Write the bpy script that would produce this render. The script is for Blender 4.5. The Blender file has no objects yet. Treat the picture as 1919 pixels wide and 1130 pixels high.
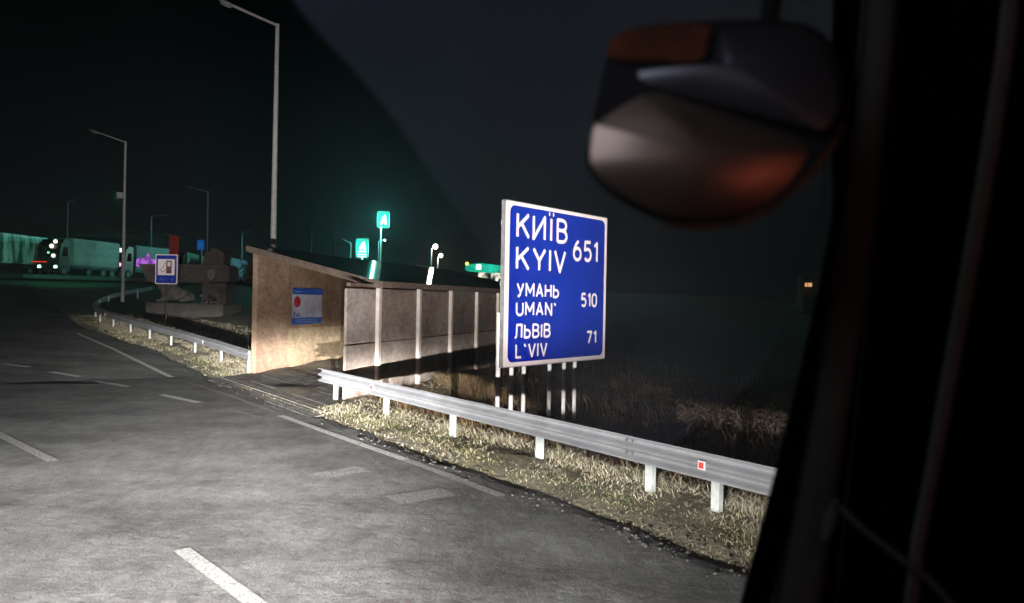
import bpy, bmesh, math, random
import numpy as np
from mathutils import Vector, Matrix
R = random.Random(7)
C = bpy.context.scene.collection
sc = bpy.context.scene

# ------------------------------------------------------------------ camera
F, CU, CV, H, ROLL = 1386.0, 959.5, 562.5, 2.4, 0.019
cam = bpy.data.cameras.new('camera'); cam.sensor_width = 36.0; cam.lens = 36.0*F/1919.0
cam.clip_start = 0.05; cam.clip_end = 3000
cam.shift_y = 2.5/1919.0 * -1
camo = bpy.data.objects.new('camera', cam); C.objects.link(camo)
cr, sr = math.cos(ROLL), math.sin(ROLL)
camo.matrix_world = Matrix(((cr, -sr, 0, 0), (0, 0, -1, 0), (sr, cr, 0, H), (0, 0, 0, 1)))
cam.dof.use_dof = True; cam.dof.focus_distance = 17.0; cam.dof.aperture_fstop = 1.9      # focused on the road sign
sc.camera = camo
sc.render.resolution_x, sc.render.resolution_y = 1024, 603

# ------------------------------------------------------------------ night sky, faint moon, exposure
w = bpy.data.worlds.new('World'); sc.world = w; w.use_nodes = True
wn = w.node_tree.nodes; wl = w.node_tree.links
bg = wn['Background']
sky = wn.new('ShaderNodeTexSky'); sky.sky_type = 'NISHITA'; sky.sun_disc = False
sky.sun_elevation = math.radians(-5.0); sky.sun_rotation = math.radians(200)
wl.new(sky.outputs[0], bg.inputs[0]); bg.inputs[1].default_value = 0.06
bg2 = wn.new('ShaderNodeBackground'); bg2.inputs[0].default_value = (.62, .78, 1.0, 1); bg2.inputs[1].default_value = .0014      # overcast night glow
ad = wn.new('ShaderNodeAddShader'); wl.new(bg.outputs[0], ad.inputs[0]); wl.new(bg2.outputs[0], ad.inputs[1]); wl.new(ad.outputs[0], wn['World Output'].inputs[0])
sun = bpy.data.lights.new('moon', 'SUN'); sun.energy = 0.003; sun.angle = math.radians(0.5); sun.color = (.8, .88, 1)
suno = bpy.data.objects.new('moon', sun); C.objects.link(suno); suno.rotation_euler = (math.radians(50), 0, math.radians(200))
sc.view_settings.view_transform = 'Standard'; sc.view_settings.look = 'None'
sc.view_settings.exposure = 0.0; sc.view_settings.gamma = 1.0
sc.cycles.use_denoising = True
try: sc.cycles.denoiser = 'OPENIMAGEDENOISE'
except Exception: pass
sc.cycles.max_bounces = 6; sc.cycles.transparent_max_bounces = 12; sc.cycles.volume_bounces = 0
sc.cycles.sample_clamp_indirect = 4.0
sc.cycles.use_light_tree = True

# ------------------------------------------------------------------ geometry of the place
# road frame: s runs along the carriageway ahead of the coach, r to the right of it
DX, DY = -0.598, 0.802
def SR(s, r): return (DX*s + DY*r, DY*s - DX*r)
def toSR(x, y): return (DX*x + DY*y, DY*x - DX*y)
def ray(u, v):
    a, b = (u-CU)/F, (CV-v)/F
    return Vector((cr*a - sr*b, 1.0, sr*a + cr*b))
def W(u, v, Y):
    d = ray(u, v); return Vector((d.x*Y, Y, H + d.z*Y))
def G(u, v, z=0.0):
    d = ray(u, v); t = (z-H)/d.z; return (d.x*t, t)
def sst(a, b, x):
    t = min(1, max(0, (x-a)/(b-a))); return t*t*(3-2*t)
WD = Vector((.302, .953, 0))                      # both shelter walls run this way
B0 = Vector((-3.80, 17.06, 0)); A0 = Vector((-7.86, 22.8, 0))
WN = Vector((.953, -.302, 0))
def base_z(s):
    t = max(0, min(s, 88)-23); return .047*t + .0002*t*t
def edge(s):           # right-hand edge of the asphalt
    return 5.9-1.25*sst(27, 41, s)
def zroad(x, y):
    return base_z(toSR(x, y)[0])
def zg(x, y):
    s, r = toSR(x, y); z = base_z(s)
    wb = (Vector((x, y, 0))-B0).dot(WN); wa = (Vector((x, y, 0))-A0).dot(WN)
    z -= .55*sst(.1, 2.5, wb)*sst(7.4, 9.5, r)*(1-sst(60, 90, r))
    z += sst(.0, -3, wa)*min(1.0, .16*max(0, r-7.6))*(1-sst(30, 60, s))
    e = edge(s)
    if r < e+.1: z -= .10*(1-sst(e-.35, e+.05, r))
    return z

# ------------------------------------------------------------------ mesh helpers
class MB:
    def __init__(s): s.v = []; s.f = []
    def add(s, vs, fs):
        o = len(s.v); s.v += [tuple(v) for v in vs]; s.f += [tuple(i+o for i in f) for f in fs]; return s
    def box(s, c, d, M=None):
        x, y, z = d[0]/2, d[1]/2, d[2]/2
        vs = [Vector((a*x, b*y, e*z)) for a in (-1, 1) for b in (-1, 1) for e in (-1, 1)]
        if M is not None: vs = [M @ v for v in vs]
        vs = [v+Vector(c) for v in vs]
        return s.add(vs, [(0, 1, 3, 2), (4, 6, 7, 5), (0, 4, 5, 1), (2, 3, 7, 6), (0, 2, 6, 4), (1, 5, 7, 3)])
    def tube(s, pts, rad, n=10, cap=True, flat=None):
        pts = [Vector(p) for p in pts]; rad = rad if isinstance(rad, (list, tuple)) else [rad]*len(pts)
        rings = []
        for i, p in enumerate(pts):
            t = (pts[min(i+1, len(pts)-1)]-pts[max(i-1, 0)]).normalized()
            a = Vector((0, 0, 1)) if abs(t.z) < .9 else Vector((1, 0, 0))
            e1 = t.cross(a).normalized(); e2 = t.cross(e1).normalized()
            rings.append([p+rad[i]*(math.cos(2*math.pi*k/n)*e1+math.sin(2*math.pi*k/n)*e2*(flat or 1)) for k in range(n)])
        vs = [v for r_ in rings for v in r_]; fs = []
        for i in range(len(pts)-1):
            for k in range(n):
                fs.append((i*n+k, i*n+(k+1) % n, (i+1)*n+(k+1) % n, (i+1)*n+k))
        if cap: fs += [tuple(range(n))[::-1], tuple((len(pts)-1)*n+k for k in range(n))]
        return s.add(vs, fs)
    def prism(s, poly, off):
        n = len(poly); a = [Vector(p) for p in poly]; b = [p+Vector(off) for p in a]
        fs = [tuple(range(n)), tuple(range(2*n-1, n-1, -1))] + [(i, i+n, (i+1) % n+n, (i+1) % n) for i in range(n)]
        return s.add(a+b, fs)
    def loft(s, rings, closed=True, cap=False):
        n = len(rings[0]); vs = [v for r_ in rings for v in r_]; fs = []
        for i in range(len(rings)-1):
            for k in range(n if closed else n-1):
                fs.append((i*n+k, i*n+(k+1) % n, (i+1)*n+(k+1) % n, (i+1)*n+k))
        if cap: fs += [tuple(range(n))[::-1], tuple((len(rings)-1)*n+k for k in range(n))]
        return s.add(vs, fs)
    def build(s, name, m, parent=None, smooth=False, bevel=0, M=None):
        me = bpy.data.meshes.new(name)
        vs = s.v if M is None else [tuple(M @ Vector(v)) for v in s.v]
        if parent is not None and parent.name in PINV:
            q = PINV[parent.name]; vs = [tuple(q @ Vector(v)) for v in vs]
        me.from_pydata(vs, [], s.f); me.update()
        bm = bmesh.new(); bm.from_mesh(me); bmesh.ops.recalc_face_normals(bm, faces=bm.faces)
        if bevel:
            es = [e for e in bm.edges if len(e.link_faces) == 2 and e.calc_face_angle(0) > .6]
            bmesh.ops.bevel(bm, geom=es, offset=bevel, segments=2, affect='EDGES', clamp_overlap=True)
        bm.to_mesh(me); bm.free()
        if smooth:
            for p in me.polygons: p.use_smooth = True
            try: me.set_sharp_from_angle(angle=math.radians(40))
            except Exception: pass
        me.materials.append(m)
        o = bpy.data.objects.new(name, me); C.objects.link(o)
        if parent is not None: o.parent = parent
        return o
PINV = {}
def tag(o, label=None, cat=None, group=None, kind=None):
    if label: o['label'] = label
    if cat: o['category'] = cat
    if group: o['group'] = group
    if kind: o['kind'] = kind
    return o
def thing(name, label, cat, loc, group=None, rz=0.0):
    """Empty at the thing's base; parts are given in world coordinates and brought into its frame"""
    o = bpy.data.objects.new(name, None); C.objects.link(o); o.empty_display_size = .2
    o.location = loc; o.rotation_euler = (0, 0, rz)
    M = Matrix.Translation(Vector(loc)) @ Matrix.Rotation(rz, 4, 'Z')
    PINV[o.name] = M.inverted()
    return tag(o, label, cat, group)
def sub(o, parent):
    """parts parented to a part share the part's own frame, which is that of its thing"""
    PINV[o.name] = PINV[parent.name]; return o
def copy_thing(src, loc, rz, label):
    c = src.copy(); C.objects.link(c); c.location = loc; c.rotation_euler = (0, 0, rz); c['label'] = label
    for ch in src.children:
        d = ch.copy(); C.objects.link(d); d.parent = c
        for g in ch.children:
            e = g.copy(); C.objects.link(e); e.parent = d
    return c
def frame2(p, q):      # columns for a vertical panel: x along p->q, y into it, z up
    x = (Vector(q)-Vector(p)); x.z = 0; x.normalize(); y = Vector((0, 0, 1)).cross(x)
    return Matrix(((x.x, y.x, 0, p[0]), (x.y, y.y, 0, p[1]), (0, 0, 1, p[2]), (0, 0, 0, 1)))
def rrect(x0, x1, z0, z1, rad, n=5):
    pts = []
    for cx, cz, a0 in ((x1-rad, z1-rad, 0), (x0+rad, z1-rad, 90), (x0+rad, z0+rad, 180), (x1-rad, z0+rad, 270)):
        for k in range(n+1):
            a = math.radians(a0+90*k/n); pts.append((cx+rad*math.cos(a), cz+rad*math.sin(a)))
    return pts
def text_mb(items, y=-.0):
    """items: (string, x, z, height, width) -> MB of thin lettering in a panel's x-z plane"""
    mb = MB()
    for st, x, z, h, wd, bold in items:
        cu = bpy.data.curves.new('t', 'FONT'); cu.body = st; cu.size = 1.0; cu.extrude = .0; cu.offset = bold
        cu.resolution_u = 4
        o = bpy.data.objects.new('t', cu); C.objects.link(o)
        dg = bpy.context.evaluated_depsgraph_get(); ev = o.evaluated_get(dg); me = ev.to_mesh()
        vs = [v.co.copy() for v in me.vertices]; fs = [tuple(p.vertices) for p in me.polygons]
        ev.to_mesh_clear(); bpy.data.objects.remove(o); bpy.data.curves.remove(cu)
        x0, x1 = min(v.x for v in vs), max(v.x for v in vs)
        z0, z1 = min(v.y for v in vs), max(v.y for v in vs)
        kx, kz = wd/(x1-x0), h/(z1-z0)
        mb.add([((v.x-x0)*kx+x, y, (v.y-z0)*kz+z) for v in vs], fs)
    return mb

# ------------------------------------------------------------------ materials
def newmat(name):
    m = bpy.data.materials.new(name); m.use_nodes = True
    return m, m.node_tree.nodes, m.node_tree.links, m.node_tree.nodes['Principled BSDF']
def mat(name, c1, c2=None, rough=.6, scale=4.0, metal=0.0, bump=0.0, bscale=None, detail=6, stretch=(1, 1, 1), lo=.35, hi=.65, spec=None, rvar=0):
    m, n, l, p = newmat(name)
    p.inputs['Roughness'].default_value = rough; p.inputs['Metallic'].default_value = metal
    if spec is not None: p.inputs['Specular IOR Level'].default_value = spec
    tc = n.new('ShaderNodeTexCoord'); mp = n.new('ShaderNodeMapping'); mp.inputs['Scale'].default_value = stretch
    l.new(tc.outputs['Object'], mp.inputs[0])
    if c2 is None: c2 = tuple(x*.75 for x in c1)
    nz = n.new('ShaderNodeTexNoise'); nz.inputs['Scale'].default_value = scale; nz.inputs['Detail'].default_value = detail; nz.inputs['Roughness'].default_value = .65
    l.new(mp.outputs[0], nz.inputs['Vector'])
    cp = n.new('ShaderNodeValToRGB'); cp.color_ramp.elements[0].position = lo; cp.color_ramp.elements[1].position = hi
    cp.color_ramp.elements[0].color = (*c2, 1); cp.color_ramp.elements[1].color = (*c1, 1)
    l.new(nz.outputs[0], cp.inputs[0]); l.new(cp.outputs[0], p.inputs['Base Color'])
    if rvar:
        mr = n.new('ShaderNodeMapRange'); mr.inputs[3].default_value = rough-rvar; mr.inputs[4].default_value = rough+rvar
        l.new(nz.outputs[0], mr.inputs[0]); l.new(mr.outputs[0], p.inputs['Roughness'])
    if bump:
        n2 = n.new('ShaderNodeTexNoise'); n2.inputs['Scale'].default_value = bscale or scale*6; n2.inputs['Detail'].default_value = 5
        l.new(mp.outputs[0], n2.inputs['Vector'])
        b = n.new('ShaderNodeBump'); b.inputs['Strength'].default_value = bump; b.inputs['Distance'].default_value = .02
        l.new(n2.outputs[0], b.inputs['Height']); l.new(b.outputs[0], p.inputs['Normal'])
    return m
def emit(name, col, strength, c2=None, scale=3):
    m, n, l, p = newmat(name)
    p.inputs['Base Color'].default_value = (0, 0, 0, 1); p.inputs['Specular IOR Level'].default_value = 0
    p.inputs['Emission Color'].default_value = (*col, 1); p.inputs['Emission Strength'].default_value = strength
    if c2:
        tc = n.new('ShaderNodeTexCoord'); nz = n.new('ShaderNodeTexNoise'); nz.inputs['Scale'].default_value = scale
        cp = n.new('ShaderNodeValToRGB'); cp.color_ramp.elements[0].position = .35; cp.color_ramp.elements[1].position = .65
        cp.color_ramp.elements[0].color = (*c2, 1); cp.color_ramp.elements[1].color = (*col, 1)
        l.new(tc.outputs['Object'], nz.inputs['Vector']); l.new(nz.outputs[0], cp.inputs[0]); l.new(cp.outputs[0], p.inputs['Emission Color'])
    return m

def asphalt_mat():
    m, n, l, p = newmat('asphalt')
    tc = n.new('ShaderNodeTexCoord')
    def noise(scale, detail, rot=0, st=(1, 1, 1), rough=.6):
        mp = n.new('ShaderNodeMapping'); mp.inputs['Scale'].default_value = st; mp.inputs['Rotation'].default_value = (0, 0, rot)
        l.new(tc.outputs['Object'], mp.inputs[0])
        z = n.new('ShaderNodeTexNoise'); z.inputs['Scale'].default_value = scale; z.inputs['Detail'].default_value = detail; z.inputs['Roughness'].default_value = rough
        l.new(mp.outputs[0], z.inputs['Vector']); return z.outputs[0]
    def ramp(src, a, b, ca, cb):
        q = n.new('ShaderNodeValToRGB'); e = q.color_ramp.elements; e[0].position = a; e[1].position = b; e[0].color = (*ca, 1); e[1].color = (*cb, 1)
        l.new(src, q.inputs[0]); return q.outputs[0]
    def mix(mode, fac, a, b):
        q = n.new('ShaderNodeMix'); q.data_type = 'RGBA'; q.blend_type = mode; q.clamp_factor = True
        if isinstance(fac, float): q.inputs[0].default_value = fac
        else: l.new(fac, q.inputs[0])
        for s_, i in ((a, 6), (b, 7)):
            if isinstance(s_, tuple): q.inputs[i].default_value = (*s_, 1)
            else: l.new(s_, q.inputs[i])
        return q.outputs[2]
    big = ramp(noise(.55, 6, .6, (1, 1.9, 1)), .36, .66, (.060, .060, .061), (.136, .136, .137))
    mid = ramp(noise(3.2, 8, .6, (1.6, .7, 1), .7), .35, .68, (.72, .72, .72), (1.25, 1.25, 1.25))
    fine = ramp(noise(42, 6, .6, (1.5, .8, 1), .8), .34, .70, (.38, .38, .38), (1.85, 1.85, 1.8))
    c = mix('MULTIPLY', 1.0, big, mid); c = mix('MULTIPLY', 1.0, c, fine)
    dust = ramp(noise(.9, 9, 1.1, (1, 1, 1), .75), .56, .74, (0, 0, 0), (.55, .55, .55))
    c = mix('MIX', dust, c, (.19, .185, .18))
    l.new(c, p.inputs['Base Color']); p.inputs['Roughness'].default_value = .82; p.inputs['Specular IOR Level'].default_value = .3
    b = n.new('ShaderNodeBump'); b.inputs['Strength'].default_value = .9; b.inputs['Distance'].default_value = .012
    l.new(noise(70, 4), b.inputs['Height'])
    b2 = n.new('ShaderNodeBump'); b2.inputs['Strength'].default_value = .5; b2.inputs['Distance'].default_value = .05
    l.new(noise(7, 6), b2.inputs['Height']); l.new(b.outputs[0], b2.inputs['Normal']); l.new(b2.outputs[0], p.inputs['Normal'])
    return m
def paint_mat(name, col, lo, hi, amax=1.0):
    m, n, l, p = newmat(name)
    p.inputs['Base Color'].default_value = (*col, 1); p.inputs['Roughness'].default_value = .7
    tc = n.new('ShaderNodeTexCoord'); z = n.new('ShaderNodeTexNoise'); z.inputs['Scale'].default_value = 26; z.inputs['Detail'].default_value = 9; z.inputs['Roughness'].default_value = .75
    l.new(tc.outputs['Object'], z.inputs['Vector'])
    q = n.new('ShaderNodeMapRange'); q.inputs[1].default_value = lo; q.inputs[2].default_value = hi
    q.inputs[4].default_value = amax
    l.new(z.outputs[0], q.inputs[0]); l.new(q.outputs[0], p.inputs['Alpha'])
    return m
def tint_mat(name, stops, rough=.8):
    m, n, l, p = newmat(name)
    a = n.new('ShaderNodeAttribute'); a.attribute_name = 'tint'
    q = n.new('ShaderNodeValToRGB'); e = q.color_ramp.elements
    while len(e) < len(stops): e.new(.5)
    for k, (pos, c) in enumerate(stops): e[k].position = pos; e[k].color = (*c, 1)
    l.new(a.outputs['Fac'], q.inputs[0]); l.new(q.outputs[0], p.inputs['Base Color'])
    p.inputs['Roughness'].default_value = rough; p.inputs['Specular IOR Level'].default_value = .2
    return m
M_asphalt = asphalt_mat()
M_paint = paint_mat('worn_white_paint', (.62, .62, .60), .28, .58)
M_paint_mid = paint_mat('half_worn_paint', (.42, .42, .41), .22, .62, .85)
M_paint_worn = paint_mat('very_worn_paint', (.42, .42, .41), .36, .80)
M_soil = mat('soil', (.20, .172, .118), (.085, .075, .05), .95, 2.2, bump=.8, bscale=14)
M_grass = tint_mat('grass_blades', [(0, (.055, .075, .024)), (.28, (.13, .13, .065)), (.55, (.28, .245, .17)), (1, (.39, .355, .275))])
M_reed = tint_mat('reeds', [(0, (.055, .035, .022)), (.5, (.13, .085, .048)), (1, (.36, .29, .18))])
M_galv = mat('galvanised_steel', (.33, .34, .36), (.255, .26, .275), .45, 1.6, .25, bump=.08, bscale=40)
M_post = mat('post_steel', (.34, .36, .35), (.22, .24, .23), .6, 6, .1)
M_reflect = mat('reflector_red', (.62, .06, .05), (.5, .04, .04), .35, 30)
M_white = mat('white_sheet', (.74, .63, .63), (.66, .57, .57), .5, 2)
M_blue = mat('blue_sheet', (.006, .026, .28), (.005, .020, .22), .45, 1.5)
M_letter = mat('letter_white', (.76, .65, .66), (.70, .60, .61), .5, 3)
M_steel = mat('grey_steel', (.24, .23, .23), (.14, .135, .13), .6, 5, .2)
M_pole = mat('lamp_pole_paint', (.35, .33, .33), (.26, .25, .25), .65, 8, .0)
M_leg = mat('sign_leg_steel', (.74, .73, .71), (.50, .48, .47), .6, 7, .1)

# ------------------------------------------------------------------ ground, road, markings
def grid_mesh(name, xs, ys, zf, m, clip=None):
    vs = [(x, y, zf(x, y)) for y in ys for x in xs]; nx = len(xs); fs = []
    for j in range(len(ys)-1):
        for i in range(nx-1):
            fs.append((j*nx+i, j*nx+i+1, (j+1)*nx+i+1, (j+1)*nx+i))
    me = bpy.data.meshes.new(name); me.from_pydata(vs, [], fs); me.update()
    for p in me.polygons: p.use_smooth = True
    me.materials.append(m); o = bpy.data.objects.new(name, me); C.objects.link(o); return o
def steps(a, segs):
    out = [a]
    for b, d in segs:
        n = max(1, round((b-out[-1])/d)); st = out[-1]
        out += [st+(b-st)*(k+1)/n for k in range(n)]
    return out
def ground_sr():
    ss = steps(-60, [(-4, 14), (40, .45), (100, 2.5), (1500, 120)]); rs = steps(-700, [(-20, 80), (4, 4), (18, .4), (60, 3), (1400, 120)])
    vs = []; nr = len(rs)
    for s in ss:
        for r in rs:
            x, y = SR(s, r); z = zg(x, y)
            if 6.0 < r < 30 and -4 < s < 45: z += (.05*math.sin(x*2.1+y*.7)*math.sin(y*1.3-x*.4)+.03*math.sin(x*5.3)*math.sin(y*4.7))*sst(6, 7, r)
            vs.append((x, y, z))
    fs = [(j*nr+i, j*nr+i+1, (j+1)*nr+i+1, (j+1)*nr+i) for j in range(len(ss)-1) for i in range(nr-1)]
    me = bpy.data.meshes.new('ground'); me.from_pydata(vs, [], fs); me.update()
    for p in me.polygons: p.use_smooth = True
    me.materials.append(M_soil); o = bpy.data.objects.new('ground', me); C.objects.link(o); tag(o, kind='structure')
ground_sr()
def road():
    ss = steps(-30, [(-2, 4), (40, .5), (88, 3), (400, 40)]); rs = steps(-16, [(5.0, 1.5), (5.9, .15)])
    vs = []; nr = len(rs); rr = random.Random(3)
    for s in ss:
        j = .10*math.sin(s*1.1)+.07*math.sin(s*3.7+1)+rr.uniform(-.05, .05)
        for k, r in enumerate(rs):
            q = r + (j if k >= nr-3 else 0) - (5.9-edge(s) if r > 3 else 0)
            x, y = SR(s, q); z = base_z(s) - (.09 if k == nr-1 else (.012 if k == nr-2 else 0)); vs.append((x, y, z))
    fs = [(j*nr+i, j*nr+i+1, (j+1)*nr+i+1, (j+1)*nr+i) for j in range(len(ss)-1) for i in range(nr-1)]
    me = bpy.data.meshes.new('road'); me.from_pydata(vs, [], fs); me.update(); me.materials.append(M_asphalt)
    o = bpy.data.objects.new('road', me); C.objects.link(o); tag(o, kind='structure')
road()
def strip(name, pts, width, m, dz=.006):
    pts = [Vector((p[0], p[1], 0)) for p in pts]; fine = []
    for a, b in zip(pts, pts[1:]):
        n = max(1, int((b-a).length/.4)); fine += [a.lerp(b, k/n) for k in range(n)]
    fine.append(pts[-1]); vs = []
    for i, p in enumerate(fine):
        t = (fine[min(i+1, len(fine)-1)]-fine[max(i-1, 0)]).normalized(); q = Vector((-t.y, t.x, 0))*width/2
        for e in (p-q, p+q): vs.append((e.x, e.y, zroad(e.x, e.y)+dz))
    fs = [(2*i, 2*i+1, 2*i+3, 2*i+2) for i in range(len(fine)-1)]
    o = MB().add(vs, fs).build(name, m); tag(o, kind='structure'); return o
def Gr(u, v):           # follow the rising road surface
    z = 0
    for _ in range(12): x, y = G(u, v, z); z = .5*z+.5*base_z(toSR(x, y)[0])
    return (x, y)
for a, b in (((-60, 785), (100, 865)), ((340, 1030), (520, 1162))):
    strip('road_marking', [Gr(*a), Gr(*b)], .15, M_paint_mid)
for a, b in (((5, 682), (55, 688)), ((95, 697), (150, 706)), ((180, 714), (240, 725)), ((303, 740), (373, 755))):
    strip('road_marking', [Gr(*a), Gr(*b)], .19, M_paint)
strip('road_marking', [Gr(437, 770), Gr(500, 786)], .15, M_paint_worn)
strip('road_marking', [Gr(145, 625), Gr(210, 653), Gr(265, 680), Gr(322, 707)], .15, M_paint)
strip('road_marking', [Gr(350, 716), Gr(430, 741), Gr(520, 774)], .13, M_paint_worn)
strip('road_marking', [Gr(526, 779), Gr(600, 806), Gr(690, 838), Gr(760, 862)], .15, M_paint)
strip('road_marking', [Gr(760, 862), Gr(850, 895), Gr(940, 930)], .14, M_paint_mid)
strip('road_marking', [Gr(596, 892), Gr(682, 878)], .34, M_paint_worn)
strip('road_marking', [Gr(735, 938), Gr(842, 922)], .42, M_paint_worn)
# dark flat lens-shaped patch on the carriageway
x0, y0 = Gr(20, 716)
mb = MB(); mb.add([(x0, y0, .008)]+[(x0+2.1*math.cos(a)*(1+.15*math.sin(3*a)), y0+.42*math.sin(a)*(1+.2*math.sin(2*a+1)), .008) for a in [2*math.pi*k/28 for k in range(28)]], [(0, 1+k, 1+(k+1) % 28) for k in range(28)])
M_patch = mat('dark_patch_surface', (.014, .014, .015), (.008, .008, .009), .4, 2, spec=.25)
tag(mb.build('dark_patch', M_patch), kind='structure')

# ------------------------------------------------------------------ grass, reeds, gravel
def blades(name, m, pts, kind='stuff', label=None, cat=None, parent=None):
    """pts: (x, y, z, height, width, lean_x, lean_y, tint); every blade is a bent three-segment leaf"""
    n = len(pts); P = np.array(pts, dtype=np.float32)
    rng = np.random.default_rng(5); ang = rng.uniform(0, 2*np.pi, n)
    ex, ey = np.cos(ang)*P[:, 4]/2, np.sin(ang)*P[:, 4]/2
    V = np.zeros((n, 5, 3), np.float32)
    for k, (t, wf) in enumerate(((0, 1), (0, -1), (.55, .8), (.55, -.8), (1, 0))):
        V[:, k, 0] = P[:, 0]+P[:, 5]*P[:, 3]*t*t+ex*wf; V[:, k, 1] = P[:, 1]+P[:, 6]*P[:, 3]*t*t+ey*wf
        V[:, k, 2] = P[:, 2]+P[:, 3]*t*(1-.25*t*np.minimum(1, np.hypot(P[:, 5], P[:, 6])))
    base = (np.arange(n)*5)[:, None]
    me = bpy.data.meshes.new(name)
    me.vertices.add(n*5); me.vertices.foreach_set('co', V.ravel())
    q = base+np.array([0, 1, 3, 2, 2, 3, 4]); me.loops.add(n*7); me.loops.foreach_set('vertex_index', q.ravel().astype(np.int32))
    ls = (np.arange(n)*7)[:, None]+np.array([0, 4]); me.polygons.add(n*2)
    me.polygons.foreach_set('loop_start', ls.ravel().astype(np.int32))
    me.update(calc_edges=True); me.validate()
    at = me.attributes.new('tint', 'FLOAT', 'POINT'); at.data.foreach_set('value', np.repeat(P[:, 7], 5).astype(np.float32))
    me.materials.append(m); o = bpy.data.objects.new(name, me); C.objects.link(o)
    if parent is not None: o.parent = parent
    else: tag(o, label, cat, None, kind)
    return o
def in_walk(x, y):
    p = Vector((x, y, 0)); wb = (p-B0).dot(WN); wa = (p-A0).dot(WN); s, r = toSR(x, y)
    return wb < .12 and wa > -.12 and r > 5.95
def patchy(x, y): return .5+.25*math.sin(x*1.7+y*.9+1)+.25*math.sin(x*.8-y*2.3)*math.sin(y*.6+x*3.1)
pts = []
for k in range(150000):
    s = 3.2+42*R.random()**1.7; r = R.uniform(5.75, 7.7) if R.random() < .7 else R.uniform(7.2, 11)
    r -= 5.9-edge(s); x, y = SR(s, r)
    if in_walk(x, y): continue
    r += 5.9-edge(s); e = sst(5.7, 6.5, r)
    if R.random() > .25+.75*e: continue
    pt = patchy(x, y)
    if R.random() > .35+.65*pt: continue
    h = (.025+.10*R.random()**3)*(.45+.7*e)*(.5+.8*pt)*(1.0 if r < 7.1 else 1.5)
    t = min(1, max(0, R.gauss(.70, .22)-.38*(1-pt)*(1.5 if r < 6.6 else .5)+.1*(r > 7.2)))
    pts.append((x, y, zg(x, y)-.01, h, R.uniform(.003, .007)*(1+s/14), R.gauss(0, 1.0), R.gauss(0, 1.0), t))
blades('grass', M_grass, pts)
def clump(x, y, rad, hgt, n, lo, hi, m, label, name='grass_clump', cat='grass clump', group='dry grass clumps behind the guardrail'):
    z = zg(x, y); pts = []
    for k in range(n):
        a = R.uniform(0, 6.283); q = rad*math.sqrt(R.random())
        px, py = x+q*math.cos(a), y+q*math.sin(a)
        h = hgt*(1-.55*(q/rad)**2)*R.uniform(.55, 1.1)
        pts.append((px, py, zg(px, py)-.02, h, R.uniform(.010, .022), math.cos(a)*q/rad*.8+R.gauss(0, .45), math.sin(a)*q/rad*.8+R.gauss(0, .45), R.uniform(lo, hi)))
    o = blades(name, m, pts, None, label, cat); o['group'] = group
    return o
for (u, v, Y, rad, hg, lab) in ((862, 740, 21.4, .70, .62, 'pale dry grass clump nearest the panel wall of the shelter'),
                                (912, 745, 20.6, .80, .74, 'tall pale dry grass clump left of the sign legs'),
                                (960, 765, 19.0, .60, .60, 'dry grass clump round the leftmost sign leg'),
                                (1012, 775, 17.6, .45, .40, 'low dry grass clump between the two trios of sign legs'),
                                (1195, 830, 12.2, .45, .55, 'tall straw clump behind the guardrail joint'),
                                (1255, 850, 11.4, .50, .50, 'straw clump behind the guardrail right of its joint')):
    p = W(u, v, Y); clump(p.x, p.y, rad, hg, 1500, .35, 1.0, M_reed, lab)
pts = []
for k in range(15000):
    s = R.uniform(2.5, 15); r = R.uniform(7.6, 13.5); x, y = SR(s, r)
    if in_walk(x, y): continue
    pt = patchy(x*1.3, y*1.3)
    if R.random() > pt*1.1: continue
    h = R.uniform(.25, .60)*(.5+.6*pt)*(1-.4*sst(9, 13, r))
    pts.append((x, y, zg(x, y)-.02, h, R.uniform(.006, .013), R.gauss(-.25, .28), R.gauss(0, .3), min(1, max(0, R.gauss(.27, .24)))))
for k in range(26000):
    s = R.uniform(5, 30); r = R.uniform(7.6, 22); x, y = SR(s, r)
    if in_walk(x, y) or (Vector((x, y, 0))-B0).dot(WN) < .3: continue
    pt = patchy(x*.9+3, y*.9); pts.append((x, y, zg(x, y)-.02, R.uniform(.05, .16)*(.5+pt), R.uniform(.008, .016), R.gauss(0, .4), R.gauss(0, .4), min(1, max(0, R.gauss(.1+.3*pt, .15)))))
for k in range(9000):
    s = R.uniform(4, 32); r = R.uniform(11, 26); x, y = SR(s, r)
    if (Vector((x, y, 0))-B0).dot(WN) < 1.0: continue
    pt = patchy(x*.6, y*.6)
    if R.random() > pt: continue
    pts.append((x, y, zg(x, y)-.02, R.uniform(.15, .5)*(.5+pt), R.uniform(.015, .03), R.gauss(-.2, .3), R.gauss(0, .3), min(1, max(0, R.gauss(.02, .16)))))
blades('reeds', M_reed, pts)
# gravel shed along the broken road edge
mb = MB()
for k in range(6000):
    s = 2.5+18*R.random()**1.4; r = R.gauss(5.68, .36)
    if r > 6.4 or r < 4.3 or R.random() > .15+.85*max(0, math.sin(s*2.1)*math.sin(s*.83+1)): continue
    x, y = SR(s, r); q = (.004+.018*R.random()**4)*(1.4 if r > 5.4 else .6); z = (base_z(s) if r < 5.7 else zg(x, y))+q*.35
    vs = [(x+q*R.uniform(.6, 1.2)*a, y+q*R.uniform(.6, 1.2)*b, z+q*.7*R.uniform(.6, 1.1)*c) for a, b, c in ((1, 0, 0), (-1, 0, 0), (0, 1, 0), (0, -1, 0), (0, 0, 1), (0, 0, -1))]
    mb.add(vs, [(0, 2, 4), (2, 1, 4), (1, 3, 4), (3, 0, 4), (2, 0, 5), (1, 2, 5), (3, 1, 5), (0, 3, 5)])
M_gravel = mat('gravel_stone', (.055, .051, .046), (.030, .028, .026), .95, 9)
tag(mb.build('gravel', M_gravel), kind='stuff')

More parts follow.
